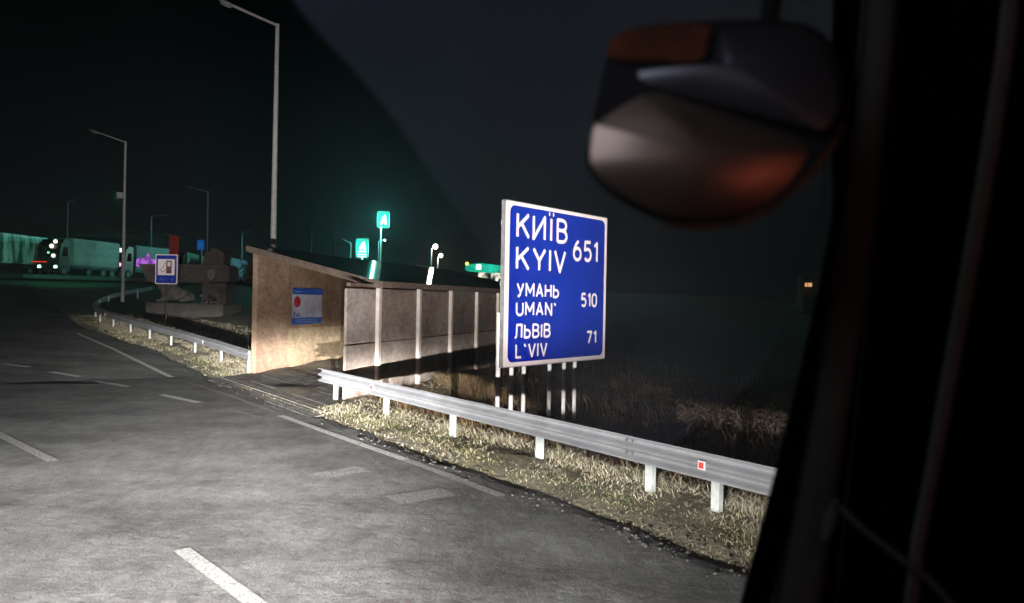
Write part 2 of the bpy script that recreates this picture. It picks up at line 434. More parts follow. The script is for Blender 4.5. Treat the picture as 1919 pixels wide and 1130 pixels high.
# ------------------------------------------------------------------ guardrails
def beam_profile(off=0):
    # W-beam seen end on: (outward, height) pairs, front face to the road
    pr = []
    for k in range(25):
        t = k/24; pr.append((-.055*math.cos(4*math.pi*t), .31*t-.155))
    return pr
def w_beam(mb, path, ztop, thick=.006):
    rings = []
    for i, (s, r, zt_) in enumerate(path):
        s2, r2, _ = path[min(i+1, len(path)-1)]; s1, r1, _ = path[max(i-1, 0)]
        t = Vector((*SR(s2-s1, r2-r1), 0)).normalized(); nrm = Vector((-t.y, t.x, 0))      # towards the road
        x, y = SR(s, r); ring = []
        pr = beam_profile()
        for o_, h in pr: ring.append(Vector((x, y, zt_-.155+h))+nrm*(o_))
        for o_, h in reversed(pr): ring.append(Vector((x, y, zt_-.155+h))+nrm*(o_-thick))
        rings.append(ring)
    return mb.loft(rings, True, True)
def guardrail(label, path, posts, seams, refl, group='guardrails along the carriageway', post_h=.66):
    x, y = SR(path[0][0], path[0][1]); g = thing('guardrail', label, 'guardrail', (x, y, zg(x, y)), group)
    brk = [path[0][0]]+seams+[path[-1][0]]
    def at(s):
        for a, b in zip(path, path[1:]):
            if min(a[0], b[0])-1e-6 <= s <= max(a[0], b[0])+1e-6:
                t = (s-a[0])/(b[0]-a[0]); return (s, a[1]+t*(b[1]-a[1]), a[2]+t*(b[2]-a[2]))
        return path[-1]
    for i, (a, b) in enumerate(zip(brk, brk[1:])):
        sgn = 1 if b > a else -1; a2 = a-(.16*sgn if i else 0)
        inner = [p for p in path if min(a2, b) < p[0] < max(a2, b)]
        ps = [at(a2)]+inner+[at(b)]
        if i % 2: ps = [(s, r-.009, z) for s, r, z in ps]
        o = w_beam(MB(), ps, 0).build('beam', M_galv, g, smooth=True)
        sub(o, g)
        if i:
            for ds in (-.1, .0):
                for dh in (-.075, -.23):
                    s, r, z = at(a+ds*sgn); X, Y = SR(s, r-.055); MB().tube([(X, Y, z+dh), (X+.012*DY*-1, Y-.012*.598, z+dh)], .018, 6).build('bolt', M_steel, o)
    for s in posts:
        s_, r, z = at(s); X, Y = SR(s, r+.115); zb = zg(X, Y)-.4
        Mx = Matrix(((DX, DY, 0), (DY, -DX, 0), (0, 0, 1))).to_4x4()
        mb = MB()
        top = z-.04
        mb.box((X, Y, (top+zb)/2), (.115, .012, top-zb), Mx)                                       # C-section: web and flanges
        Xa, Ya = SR(s-.052, r+.082); Xb, Yb = SR(s+.052, r+.082)
        mb.box((Xa, Ya, (top+zb)/2), (.010, .054, top-zb), Mx); mb.box((Xb, Yb, (top+zb)/2), (.010, .054, top-zb), Mx)
        Xf, Yf = SR(s, r+.052); mb.box((Xf, Yf, (top+zb)/2-.0), (.114, .006, top-zb-.004), Mx)
        mb.build('post', M_post, g)
    for s in refl:
        s_, r, z = at(s); mb = MB(); Mx = Matrix(((DX, DY, 0), (DY, -DX, 0), (0, 0, 1))).to_4x4()
        X, Y = SR(s, r-.068); mb.box((X, Y, z-.155), (.10, .016, .10), Mx)
        h = mb.build('reflector_plate', M_white, g); sub(h, g)
        X, Y = SR(s, r-.080); MB().box((X, Y, z-.155), (.065, .012, .07), Mx).build('reflector', M_reflect, h)
    return g
def rail_s(u, v, r):      # s of the point at lateral r that shows at column u
    d = ray(u, v); # X = d.x*Y
    # r = DY*X - DX*Y
    Y = r/(DY*d.x-DX); return DX*d.x*Y+DY*Y
RR = 6.92
main_posts = [rail_s(u, v, RR+.1) for u, v in ((630, 735), (725, 755), (850, 790), (1013, 830), (1220, 910), (1345, 945))]
s_end = rail_s(600, 700, RR)
sp = main_posts[-1]-1.6
path = [(s_end, RR, .70), (s_end-2, RR, .70), (8, RR, .70), (5, RR, .70), (-6, RR, .70)]
guardrail('near galvanised guardrail running in front of the blue distance sign', path, main_posts+[sp, sp-2.2, sp-4.4], [rail_s(1190, 830, RR)], [rail_s(703, 722, RR), rail_s(1322, 883, RR)])
LP = [(475, 690), (427, 675), (382, 660), (347, 648), (316, 636), (292, 626), (276, 616)]
lp_s = [23.2+2.55*k for k in range(7)]
path = [(s, r, .70+base_z(s)) for s, r in ((23, 7.1), (26, 6.95), (29, 6.68), (32, 6.35), (36, 5.9), (39, 5.55), (42, 5.45), (44.5, 5.65), (47, 6.05), (50, 6.75), (53, 7.6), (58, 9.4), (64, 12.2))]
guardrail('far guardrail that starts at the plain end wall of the shelter and curves away', path, lp_s+[41.5, 44.5, 48, 52, 56, 60], [28.0, 36.0], [27.1, 39.4])

# ------------------------------------------------------------------ shelter: two walls, posts, mono-pitch roof
def wall_mat(name, c1, c2=None, rough=.88):
    m = mat(name, c1, tuple(x*.60 for x in c1), rough, 9, bump=.8, bscale=48, detail=12, lo=.34, hi=.66, stretch=(1, .45, 1))
    n, l = m.node_tree.nodes, m.node_tree.links; p = n['Principled BSDF']; src = p.inputs['Base Color'].links[0].from_socket
    tc = n.new('ShaderNodeTexCoord'); mp = n.new('ShaderNodeMapping'); mp.inputs['Scale'].default_value = (1, .5, .55); l.new(tc.outputs['Object'], mp.inputs[0])
    z = n.new('ShaderNodeTexNoise'); z.inputs['Scale'].default_value = 1.1; z.inputs['Detail'].default_value = 8; z.inputs['Roughness'].default_value = .7; l.new(mp.outputs[0], z.inputs['Vector'])
    q = n.new('ShaderNodeValToRGB'); e = q.color_ramp.elements; e[0].position = .36; e[1].position = .62; e[0].color = (.50, .44, .40, 1); e[1].color = (1.1, 1.1, 1.1, 1); l.new(z.outputs[0], q.inputs[0])
    x = n.new('ShaderNodeMix'); x.data_type = 'RGBA'; x.blend_type = 'MULTIPLY'; x.inputs[0].default_value = .9; l.new(src, x.inputs[6]); l.new(q.outputs[0], x.inputs[7]); l.new(x.outputs[2], p.inputs['Base Color'])
    return m
M_plaster = wall_mat('brown_plaster', (.27, .185, .12), (.17, .115, .068))
M_plaster2 = wall_mat('orange_plaster', (.36, .25, .175), (.31, .20, .12))
M_lit_plaster = wall_mat('headlit_plaster', (.40, .31, .20), (.30, .23, .145))  # paler plaster colour carries the headlamp light on the lower wall
M_panel = wall_mat('concrete_panel', (.40, .325, .285), (.22, .165, .14))
M_panels = [wall_mat('concrete_panel_weathered', (.36, .28, .24), None), wall_mat('concrete_panel_dark', (.30, .24, .205), None), wall_mat('concrete_panel_pale', (.47, .40, .37), None)]
M_panel2 = wall_mat('lower_concrete_panel', (.40, .34, .30), (.25, .21, .185))
M_spost = mat('shelter_post_paint', (.64, .57, .52), (.50, .43, .39), .6, 5)
M_fascia = mat('roof_edge_metal', (.22, .17, .14), (.13, .10, .085), .6, 4)
def roof_mat():
    m, n, l, p = newmat('glossy_roof_sheet')
    p.inputs['Base Color'].default_value = (.022, .024, .024, 1); p.inputs['Roughness'].default_value = .07; p.inputs['Metallic'].default_value = 0.0
    p.inputs['Specular IOR Level'].default_value = .6
    tc = n.new('ShaderNodeTexCoord'); mp = n.new('ShaderNodeMapping'); mp.inputs['Rotation'].default_value = (0, 0, math.radians(-20))
    wv = n.new('ShaderNodeTexWave'); wv.inputs['Scale'].default_value = 1.6; wv.inputs['Distortion'].default_value = 1.5; wv.wave_type = 'BANDS'; wv.bands_direction = 'Y'
    l.new(tc.outputs['Object'], mp.inputs[0]); l.new(mp.outputs[0], wv.inputs[0])
    b = n.new('ShaderNodeBump'); b.inputs['Strength'].default_value = .16; b.inputs['Distance'].default_value = .03
    l.new(wv.outputs[1], b.inputs['Height']); l.new(b.outputs[0], p.inputs['Normal'])
    return m
M_roof = roof_mat()
LEN = 15.5
sh = thing('bus_shelter', 'long open-fronted bus shelter with low sloping roof and panelled side wall', 'bus shelter', (A0.x, A0.y, 0))
A_top, B_top = 3.74, 2.74
def slab(p, q, z0, z1, th):
    """vertical slab from p to q, thickness th away to the left of the travel direction"""
    p, q = Vector(p), Vector(q); t = (q-p).normalized(); n_ = Vector((-t.y, t.x, 0))*th
    return MB().prism([(p.x, p.y, z0), (q.x, q.y, z0), (q.x, q.y, z1), (p.x, p.y, z1)], n_)
fr = .98
Ain = A0+WD*fr*1.9
slab(A0-WN*.0, A0+WD*1.65, -.5, A_top-.02, .18).build('corner_pier', M_plaster2, sh, bevel=.012)
aw = slab(A0+WD*1.65-WN*.06, A0+WD*LEN-WN*.06, 1.32, A_top-.02, .14).build('end_wall', M_plaster, sh)
slab(A0+WD*1.65-WN*.045, A0+WD*LEN-WN*.045, -.5, 1.318, .155).build('end_wall_lit_base', M_lit_plaster, sh)
# panel wall: lower and upper concrete panels between thin posts
post_t = [1.44, 3.83, 6.17, 8.49, 10.75, 13.05, 15.3]
edges = [0.0]+[t for t in post_t]
for i, (a, b) in enumerate(zip(edges, edges[1:])):
    for nm, z0, z1, mm, off in (('panel', -.9, 1.27, M_panel2, 0.0), ('upper_panel', 1.30, 2.62 if i else 2.60, (M_panels[2] if i == 0 else M_panel if i == 1 else M_panels[i % 2]), .012)):
        p = B0+WD*(a+.012)+WN*(-.02+off+R.uniform(-.008, .008)); q = B0+WD*(b-.012)+WN*(-.02+off+R.uniform(-.008, .008))
        o = slab(p, q, z0+R.uniform(-.008, .008), z1, .07).build(nm if nm == 'panel' else 'upper_panel', mm, sh, bevel=.006)
for t in post_t:
    p = B0+WD*t+WN*.055; rr_ = .075
    Mx = Matrix(((WD.x, WN.x, 0), (WD.y, WN.y, 0), (0, 0, 1))).to_4x4()
    MB().box((p.x, p.y, .9), (.15, .10, 3.55), Mx).build('post', M_spost, sh, bevel=.008)
# head rail under the eave
p0, p1 = B0+WN*.02+WD*.1, B0+WD*LEN+WN*.02
slab(p0, p1, 2.655, 2.73, .10).build('head_rail', M_fascia, sh)
back0, back1 = A0+WD*(LEN-.1), B0+WD*(LEN-.1)
slab(back1, back0, -.9, 2.70, .12).build('back_wall', M_plaster, sh)
# roof: a sloping sheet with a deep edge; eave on the panel side, high edge on the plain wall side
def roof_pt(a, t, dz):     # a: 0 at B eave, 1 at A edge
    bq = B0+WN*.22+WD*(t+1.2); aq = A0-WN*.14+WD*(t-.35)
    p = bq.lerp(aq, a); return Vector((p.x, p.y, B_top+.05+(A_top+.16-B_top-.05)*a+dz))
ts = [0, LEN+.0]
top = [[roof_pt(a/8, t, 0) for a in range(9)] for t in (0, 4, 8, 12, LEN)]
rings = [[roof_pt(a/8, t, .0) for a in range(9)]+[roof_pt(a/8, t, -.12) for a in range(8, -1, -1)] for t in (0, 4, 8, 12, LEN)]
MB().loft(rings, True, True).build('roof', M_roof, sh)
def edge_bar(pa, pb, outw, th=.03, h=.17):
    pa, pb = Vector(pa), Vector(pb); o_ = Vector(outw)*th
    return MB().prism([pa+Vector((0, 0, .015)), pb+Vector((0, 0, .015)), pb+Vector((0, 0, -h)), pa+Vector((0, 0, -h))], o_)
fdir = (roof_pt(1, 0, 0)-roof_pt(0, 0, 0)); fn = Vector((fdir.y, -fdir.x, 0)).normalized()
fn = -fn if fn.y > 0 else fn
edge_bar(roof_pt(0, 0, 0)+fn*.003, roof_pt(1, 0, 0)+fn*.003, fn).build('verge_board', M_fascia, sh)
edge_bar(roof_pt(0, .02, 0)+WN*.003, roof_pt(0, LEN, 0)+WN*.003, WN, h=.14).build('eave_board', M_fascia, sh)
# poster on the plain wall
def panel_on(thing_name, label, cat): pass
tq = 0
d = ray(549, 575); Yp = 0
def on_wallA(u, v, off):
    # intersect the view ray with the wall plane pushed off metres towards the passage
    d = ray(u, v); P0 = A0+WN*off; t = P0.dot(WN)/(d.x*WN.x+d.y*WN.y); return Vector((d.x*t, d.y*t, H+d.z*t))
pl = on_wallA(546, 575, .03); pr = on_wallA(602, 575, .03)
zt_ = on_wallA(575, 541, .03).z; zb_ = on_wallA(575, 606, .03).z
wid = ((pr-pl).to_2d()).length; hei = zt_-zb_
po = thing('poster', 'blue and white notice poster with a red oval hung on the shelter wall', 'poster', (pl.x, pl.y, zb_))
Mp = Matrix(((WD.x, -WN.x, 0, pl.x), (WD.y, -WN.y, 0, pl.y), (0, 0, 1, zb_), (0, 0, 0, 1)))
M_pblue = mat('poster_blue', (.025, .085, .27), (.018, .06, .21), .5, 4)
M_pwhite = mat('poster_paper', (.40, .39, .44), (.25, .25, .31), .55, 2.2, stretch=(1, 1, .5))
M_pred = mat('poster_red', (.30, .035, .035), (.24, .03, .03), .5, 6)
M_pgrey = mat('poster_print', (.30, .31, .36), (.22, .23, .28), .6, 6)
def flat(mb, x0, x1, z0, z1, y): return mb.add([(x0, y, z0), (x1, y, z0), (x1, y, z1), (x0, y, z1)], [(0, 1, 2, 3)])
sag = MB(); nx = 10
rows = []
for j in range(11):
    z = hei*j/10; rows.append([Vector((wid*i/nx+(.02*math.sin(z*3) if i in (0, nx) else 0), -.012*math.sin(i*1.3+j*.7)-.02, z+.02*math.sin(i*.6))) for i in range(nx+1)])
sheet = MB().loft(rows, False).build('sheet', M_pwhite, po, smooth=True, M=Mp); sub(sheet, po)
mb = MB(); mb.prism([(-.01, -.045, hei*.83), (wid+.01, -.045, hei*.83), (wid+.01, -.045, hei+.01), (-.01, -.045, hei+.01)], (0, .006, 0)); mb.prism([(-.03, -.045, -.03), (wid*.96, -.045, -.0), (wid+.0, -.045, hei*.17), (-.02, -.045, hei*.17)], (0, .006, 0)); mb.build('band', M_pblue, po, M=Mp)
mb = MB(); mb.prism([(wid*.15+wid*.105*math.cos(a), -.05, hei*.62+hei*.155*math.sin(a)) for a in [2*math.pi*k/24 for k in range(24)]], (0, .006, 0)); mb.build('oval', M_pred, po, M=Mp)
mb = MB()
for k in range(7): flat(mb, wid*(.40 if k else .52), wid*(.95 if k % 3 else .85), hei*(.74-.072*k), hei*(.755-.072*k), -.048)
for k in range(2): flat(mb, wid*.14, wid*.86, hei*(.105-.06*k), hei*(.12-.06*k), -.052)
flat(mb, wid*.04, wid*.28, hei*.90, hei*.925, -.052); flat(mb, wid*.8, wid*.95, hei*.90, hei*.915, -.052)
mb.build('print', M_pgrey, po, M=Mp)
mb = MB()
for k, (a, b_) in enumerate(((.04, .13), (.11, .07), (.17, .11), (.23, .06))): mb.prism([(wid*a, -.052, hei*.20), (wid*(a+.035), -.052, hei*.20), (wid*(a+.045), -.052, hei*(.20+b_)), (wid*(a+.015), -.052, hei*(.20+b_))], (0, .005, 0))
mb.build('emblem', M_pblue, po, M=Mp)
# ribbed paving of the walkway between verge and shelter
M_slab = mat('walkway_boards', (.27, .26, .235), (.10, .096, .086), .9, 2.4, bump=.9, bscale=26, stretch=(2.2, .7, 1), detail=9)
mb = MB()
fdirn = Vector((DX, DY, 0)); k = 0
L_front = (A0-B0).length
t = -1.9
while t < 11:
    wdt = .176; z = .0
    p = B0+WD*t; q = A0+WD*(t-.2)
    e = (q-p).normalized(); a = p+e*(-.9*sst(.3, -1.2, t)+.15)+Vector((0, 0, 0)); b = q-e*(.35-.4*sst(.2, -1, t))
    nn = WD*wdt
    mb.prism([a, b, b+nn, a+nn], (0, 0, (-.02 if t < -1.5 else .013)+R.uniform(-.002, .002))); t += .185
tag(mb.build('footpath', M_slab), kind='structure')

# ------------------------------------------------------------------ the blue distance sign
SD = Vector((math.sin(math.radians(39.3)), math.cos(math.radians(39.3)), 0))
def on_plane(u, v, P0, nrm):
    d = ray(u, v); t = P0.dot(nrm)/(d.x*nrm.x+d.y*nrm.y); return Vector((d.x*t, d.y*t, H+d.z*t))
sp0 = W(945, 530, 16.0); SNm = Vector((SD.y, -SD.x, 0))
def onS(u, v):
    p = on_plane(u, v, Vector((sp0.x, sp0.y, 0)), SNm); return ((Vector((p.x, p.y, 0))-Vector((sp0.x, sp0.y, 0))).dot(SD), p.z)
tl, bl, tr, br = onS(947, 374), onS(942, 692), onS(1138, 407), onS(1134, 671)
SX0, SX1 = (tl[0]+bl[0])/2, (tr[0]+br[0])/2; SZ0, SZ1 = (bl[1]+br[1])/2, (tl[1]+tr[1])/2
gz = zg(sp0.x, sp0.y)
sg = thing('distance_sign', 'large blue road sign listing distances to three cities on six thin legs', 'road sign', (sp0.x, sp0.y, gz))
Ms = Matrix(((SD.x, -SNm.x, 0, sp0.x), (SD.y, -SNm.y, 0, sp0.y), (0, 0, 1, 0), (0, 0, 0, 1)))
mb = MB(); mb.prism([(x, .004, z) for x, z in rrect(SX0, SX1, SZ0, SZ1, .03, 3)], (0, .10, 0))
pn = mb.build('panel', M_steel, sg, M=Ms); sub(pn, sg)
mb = MB(); mb.prism([(x, -.002, z) for x, z in rrect(SX0+.02, SX1-.02, SZ0+.02, SZ1-.02, .03, 3)], (0, .005, 0)); mb.build('border', M_white, sg, M=Ms)
i0 = onS(953, 382); i1 = onS(1131, 662)
bx0, bx1 = SX0+.16, SX1-.13; bz0, bz1 = SZ0+.11, SZ1-.10
mb = MB(); mb.prism([(x, -.008, z) for x, z in rrect(bx0, bx1, bz0, bz1, .16, 6)], (0, .0055, 0)); mb.build('face', M_blue, sg, M=Ms)
def line(st, uL, uR, vTL, vBL, vTR, vBR, bold=.012):
    a, b, c, d_ = onS(uL, vTL), onS(uL, vBL), onS(uR, vTR), onS(uR, vBR)
    x0, x1 = (a[0]+b[0])/2, (c[0]+d_[0])/2; z0 = (b[1]+d_[1])/2; z1 = (a[1]+c[1])/2
    return (st, x0, z0, z1-z0, x1-x0, bold)
def arc(cx, cz, rx, rz, a0, a1, n=10): return [(cx+rx*math.cos(math.radians(a0+(a1-a0)*k/n)), cz+rz*math.sin(math.radians(a0+(a1-a0)*k/n))) for k in range(n+1)]
# road-sign alphabet: strokes on a unit-high box whose width is the first entry
GL = {'K': (.62, [[(0, 0), (0, 1)], [(.62, 1), (.02, .42)], [(.22, .60), (.64, 0)]]), 'И': (.66, [[(0, 1), (0, 0), (.66, 1), (.66, 0)]]),
      'Ї': (.20, [[(.1, 0), (.1, 1)], [(-.06, 1.2), (.015, 1.2)], [(.185, 1.2), (.26, 1.2)]]), 'I': (.0, [[(0, 0), (0, 1)]]),
      'В': (.58, [[(0, 0), (0, 1), (.30, 1)]+arc(.30, .765, .24, .235, 90, -90)+[(0, .53)], [(.30, .53)]+arc(.30, .265, .28, .265, 90, -90)+[(0, 0)]]),
      'Y': (.68, [[(0, 1), (.34, .45), (.68, 1)], [(.34, .47), (.34, 0)]]), 'V': (.64, [[(0, 1), (.32, 0), (.64, 1)]]),
      'У': (.62, [[(0, 1), (.33, .36)], [(.62, 1), (.28, .12), (.20, .02), (.06, 0)]]), 'M': (.76, [[(0, 0), (0, 1), (.38, .32), (.76, 1), (.76, 0)]]),
      'A': (.66, [[(0, 0), (.33, 1), (.66, 0)], [(.12, .32), (.54, .32)]]), 'Н': (.60, [[(0, 0), (0, 1)], [(.6, 0), (.6, 1)], [(0, .52), (.6, .52)]]),
      'Ь': (.54, [[(0, 1), (0, 0), (.28, 0)]+arc(.28, .29, .26, .29, -90, 90)+[(0, .58)]]), 'U': (.60, [[(0, 1), (0, .3)]+arc(.3, .3, .3, .3, 180, 360)+[(.6, 1)]]),
      'N': (.62, [[(0, 0), (0, 1), (.62, 0), (.62, 1)]]), 'Л': (.64, [[(-.02, .02), (.08, .04), (.14, .2), (.18, 1), (.64, 1), (.64, 0)]]), 'L': (.50, [[(0, 1), (0, 0), (.5, 0)]]),
      '6': (.56, [arc(.28, .31, .28, .31, 0, 360, 18), [(.005, .33), (.03, .52), (.16, .80), (.36, 1)]]), '5': (.54, [[(.50, 1), (.07, 1), (.03, .56)]+arc(.27, .32, .27, .31, 125, -145, 14)]),
      '1': (.24, [[(0, .80), (.22, 1), (.22, 0)]]), '0': (.56, [arc(.28, .68, .28, .32, 0, 180)+arc(.28, .32, .28, .32, 180, 360)+[(.56, .68)]]), '7': (.54, [[(0, 1), (.54, 1), (.20, 0)]]), '`': (.16, [[(0, 1.02), (.12, .80)]])}
def stroke(mb, pts, hw, y):
    for i, (p, q) in enumerate(zip(pts, pts[1:])):
        p, q = Vector(p), Vector(q); d_ = (q-p).normalized(); n_ = Vector((-d_.y, d_.x))*hw
        e0 = d_*hw*(.0 if i else .0); yy = y-.00035*(i % 2)
        mb.add([(v.x, yy, v.y) for v in (p-n_, q-n_, q+n_, p+n_)], [(0, 1, 2, 3)])
        if i < len(pts)-2:
            k = 10; mb.add([(q.x+hw*math.cos(6.2832*j/k), y-.0008-.0003*(i % 2), q.y+hw*math.sin(6.2832*j/k)) for j in range(k)], [tuple(range(k))])
def word(mb, st, x0, z0, h, wd, bold, gap=.30, y=-.012):
    L = sum(GL[c][0] for c in st)+gap*(len(st)-1); k = (wd-bold*2)/L; x = x0+bold; kz = h-bold*2
    for c in st:
        for j, sp_ in enumerate(GL[c][1]): stroke(mb, [(x+a*k, z0+bold+b*kz) for a, b in sp_], bold, y-.0012*j)
        x += (GL[c][0]+gap)*k
def lines(mb, st, uL, uR, vTL, vBL, vTR, vBR, bold, gap=.30):
    n = len(st); Lw = sum(GL[c][0] for c in st)+gap*(n-1)
    a, b, c, d_ = onS(uL, vTL), onS(uL, vBL), onS(uR, vTR), onS(uR, vBR)
    word(mb, st, (a[0]+b[0])/2, (b[1]+d_[1])/2, (a[1]+c[1])/2-(b[1]+d_[1])/2, (c[0]+d_[0])/2-(a[0]+b[0])/2, bold, gap)
for args in (('KИЇВ', 967, 1063, 401, 449, 407, 456, .042), ('KYIV', 966, 1060, 461, 508, 467, 512, .042), ('651', 1073, 1120, 449, 491, 452, 492, .040),
             ('УMAНЬ', 967, 1047, 529, 557, 532, 559, .028), ('UMAN`', 966, 1042, 565, 592, 566, 593, .027), ('510', 1088, 1118, 549, 576, 549, 576, .029),
             ('ЛЬВIВ', 963, 1031, 606, 635, 606, 633, .027), ('L`VIV', 965, 1025, 643, 671, 641, 669, .027), ('71', 1098, 1117, 620, 645, 619, 644, .030)):
    mb = MB(); lines(mb, *args); mb.build('lettering', M_letter, sg, M=Ms)
for u in (941, 966, 989, 1037, 1064, 1084):
    x, _ = onS(u+3, 690); off = .12
    q = Vector((sp0.x, sp0.y, 0))+SD*x-SNm*.16
    zb = zg(q.x, q.y)
    MB().tube([(q.x, q.y, zb-.3), (q.x, q.y, SZ0+1.2)], .050, 8).build('leg', M_leg, sg)
for a, b in (((941, 1.0), (989, -.1)), ((1037, 1.0), (1084, -.3)), ((989, .9), (966, -.2))):
    xa, _ = onS(a[0], 690); xb, _ = onS(b[0], 690)
    pa = Vector((sp0.x, sp0.y, a[1]))+SD*xa-SNm*.22; pb = Vector((sp0.x, sp0.y, b[1]))+SD*xb-SNm*.22; MB().tube([pa, pb], .007, 6).build('brace', M_steel, sg)
for z in (SZ0+.5, (SZ0+SZ1)/2, SZ1-.5):
    MB().prism([(SX0+.05, .106, z-.04), (SX1-.05, .106, z-.04), (SX1-.05, .106, z+.04), (SX0+.05, .106, z+.04)], (0, .05, 0)).build('cross_rail', M_leg, sg, M=Ms)

# ------------------------------------------------------------------ street lamps
M_lamp_off = mat('lamp_head_grey', (.30, .30, .30), (.2, .2, .2), .5, 9)
M_lens_off = mat('lamp_lens', (.35, .36, .34), (.25, .26, .25), .25, 9)
def pole_at(label, ub, vb, vt, Y, ue, ve, rad=.09, lit=None, group='street lamps by the road and station'):
    """pole whose foot shows at column ub; the arm ends at pixel (ue, ve)"""
    b = W(ub, vb, Y); top = W(ub, vt, Y); x, y = b.x, b.y
    s, r = toSR(x, y); zb = zg(x, y) if r > 5.8 else base_z(s)
    g = thing('street_lamp', label, 'street lamp', (x, y, zb), group)
    MB().tube([(x, y, zb-.2), (x, y, zb+1.2), (x, y, top.z)], [rad*1.25, rad*1.15, rad*.72], 12).build('pole', M_pole, g, smooth=True)
    e = W(ue, ve, Y); e = Vector((e.x, y, e.z)); t0 = Vector((x, y, top.z-.05))
    d_ = (e-t0); n_ = d_.normalized()
    MB().tube([t0, t0+d_*.3, t0+d_*.72], rad*.5, 8).build('arm', M_pole, g, smooth=True)
    hd = MB(); L = d_.length*.30; hx = n_; up = Vector((0, 0, 1)); sd = hx.cross(up).normalized(); up2 = sd.cross(hx)
    rings = []
    for t, wv, hh in ((0, .05, .05), (.15, .11, .07), (.5, .16, .09), (.85, .13, .06), (1, .05, .02)):
        c_ = t0+d_*.70+hx*L*t; rings.append([c_+sd*wv*math.cos(a)*(L/1.0 if L > .6 else .8)+up2*(hh*math.sin(a))*(L/1.0 if L > .6 else .8) for a in [2*math.pi*k/12 for k in range(12)]])
    h = hd.loft(rings, True, True).build('lamp_head', M_lamp_off, g, smooth=True); sub(h, g)
    c_ = t0+d_*.70+hx*L*.5-up2*.085
    ml = M_lens_off
    if lit: ml = emit('lit_lamp_'+str(len(bpy.data.materials)), lit[0], lit[1])
    lens = MB()
    q = lit[2] if lit else .09
    rings = [[c_+hx*L*.34*math.cos(a)*math.cos(b_)*(1)+sd*q*math.sin(a)*math.cos(b_)-up2*q*.6*math.sin(b_) for a in [2*math.pi*k/12 for k in range(12)]] for b_ in (0, .6, 1.2, 1.5)]
    if lit:
        c_ = t0+d_; rings = [[c_+Vector((q*math.cos(a)*math.sin(b_), q*math.sin(a)*math.sin(b_), q*math.cos(b_))) for a in [2*math.pi*k/12 for k in range(12)]] for b_ in (.05, .5, 1, 1.57, 2.1, 2.6, 3.09)]
    lens.loft(rings, True, True).build('lens', ml, h, smooth=True)
    if lit and lit[3]:
        li = bpy.data.lights.new('lamp_light', 'POINT'); li.energy = lit[3]; li.color = lit[0]; li.shadow_soft_size = .3
        lo_ = bpy.data.objects.new('lamp_light', li); C.objects.link(lo_); lo_.parent = g; lo_.location = PINV[g.name] @ (t0+d_-Vector((0, 0, .6)))
    return g
pole_at('tall pale street lamp standing just behind the bus shelter', 512, 460, 45, 27, 408, -2, .105)
pole_at('unlit street lamp with a left arm rising behind the curved guardrail', 230, 540, 265, 50, 168, 243, .10)
def added_floodlight(g, z, aim, e):  # added on the unlit lamp's pole to light the lorries teal
    x, y = g.location.x, g.location.y; p = Vector((x-.35, y+.2, z)); d_ = (Vector(aim)-p).normalized(); q = d_.to_track_quat('-Z', 'Y').to_matrix()
    mb = MB().box(p, (.55, .40, .22), q); mb.tube([(x, y, z), p], .035, 6); mb.build('added_floodlight', M_lamp_off, g)
    li = bpy.data.lights.new('added_flood_beam', 'SPOT'); li.energy = e; li.color = (.10, 1.0, .62); li.spot_size = math.radians(44); li.spot_blend = .5; li.shadow_soft_size = .15
    o = bpy.data.objects.new('added_flood_beam', li); C.objects.link(o); o.parent = g; o.matrix_local = PINV[g.name] @ (Matrix.Translation(p+d_*.2) @ q.to_4x4())
added_floodlight(bpy.data.objects['street_lamp.001'], 9.0, (-51.5, 77, 7.6), 7500)
pole_at('dark slender street lamp left of the shelter roof corner', 387, 490, 358, 85, 348, 349, .11)
pole_at('faint street lamp with a right arm above the purple lorry', 283, 470, 405, 110, 312, 402, .10)
pole_at('faint bare mast behind the pale box lorry', 126, 450, 378, 95, 140, 374, .09)
pole_at('faint street lamp just left of the shelter roof tip', 453, 480, 436, 120, 468, 433, .10)
pole_at('dim street lamp first from the left above the shelter roof', 583, 470, 425, 100, 561, 421, .09)
pole_at('dim street lamp second from the left above the shelter roof', 626, 475, 441, 100, 610, 437, .09)
pole_at('faint street lamp just left of the lower green price sign', 657, 480, 455, 120, 643, 449, .09)
pole_at('small lit street lamp to the right of the tall sign mast', 709, 480, 452, 120, 721, 450, .08, ((1, .95, .85), 6, .18, 0))
pole_at('brightest lit street lamp, left of the pair above the roof', 808, 500, 465, 115, 816, 462, .10, ((1, .93, .74), 22, .36, 900))
pole_at('lower lit street lamp, right of the pair above the roof', 820, 500, 481, 125, 826, 479, .10, ((1, .92, .70), 20, .33, 700))

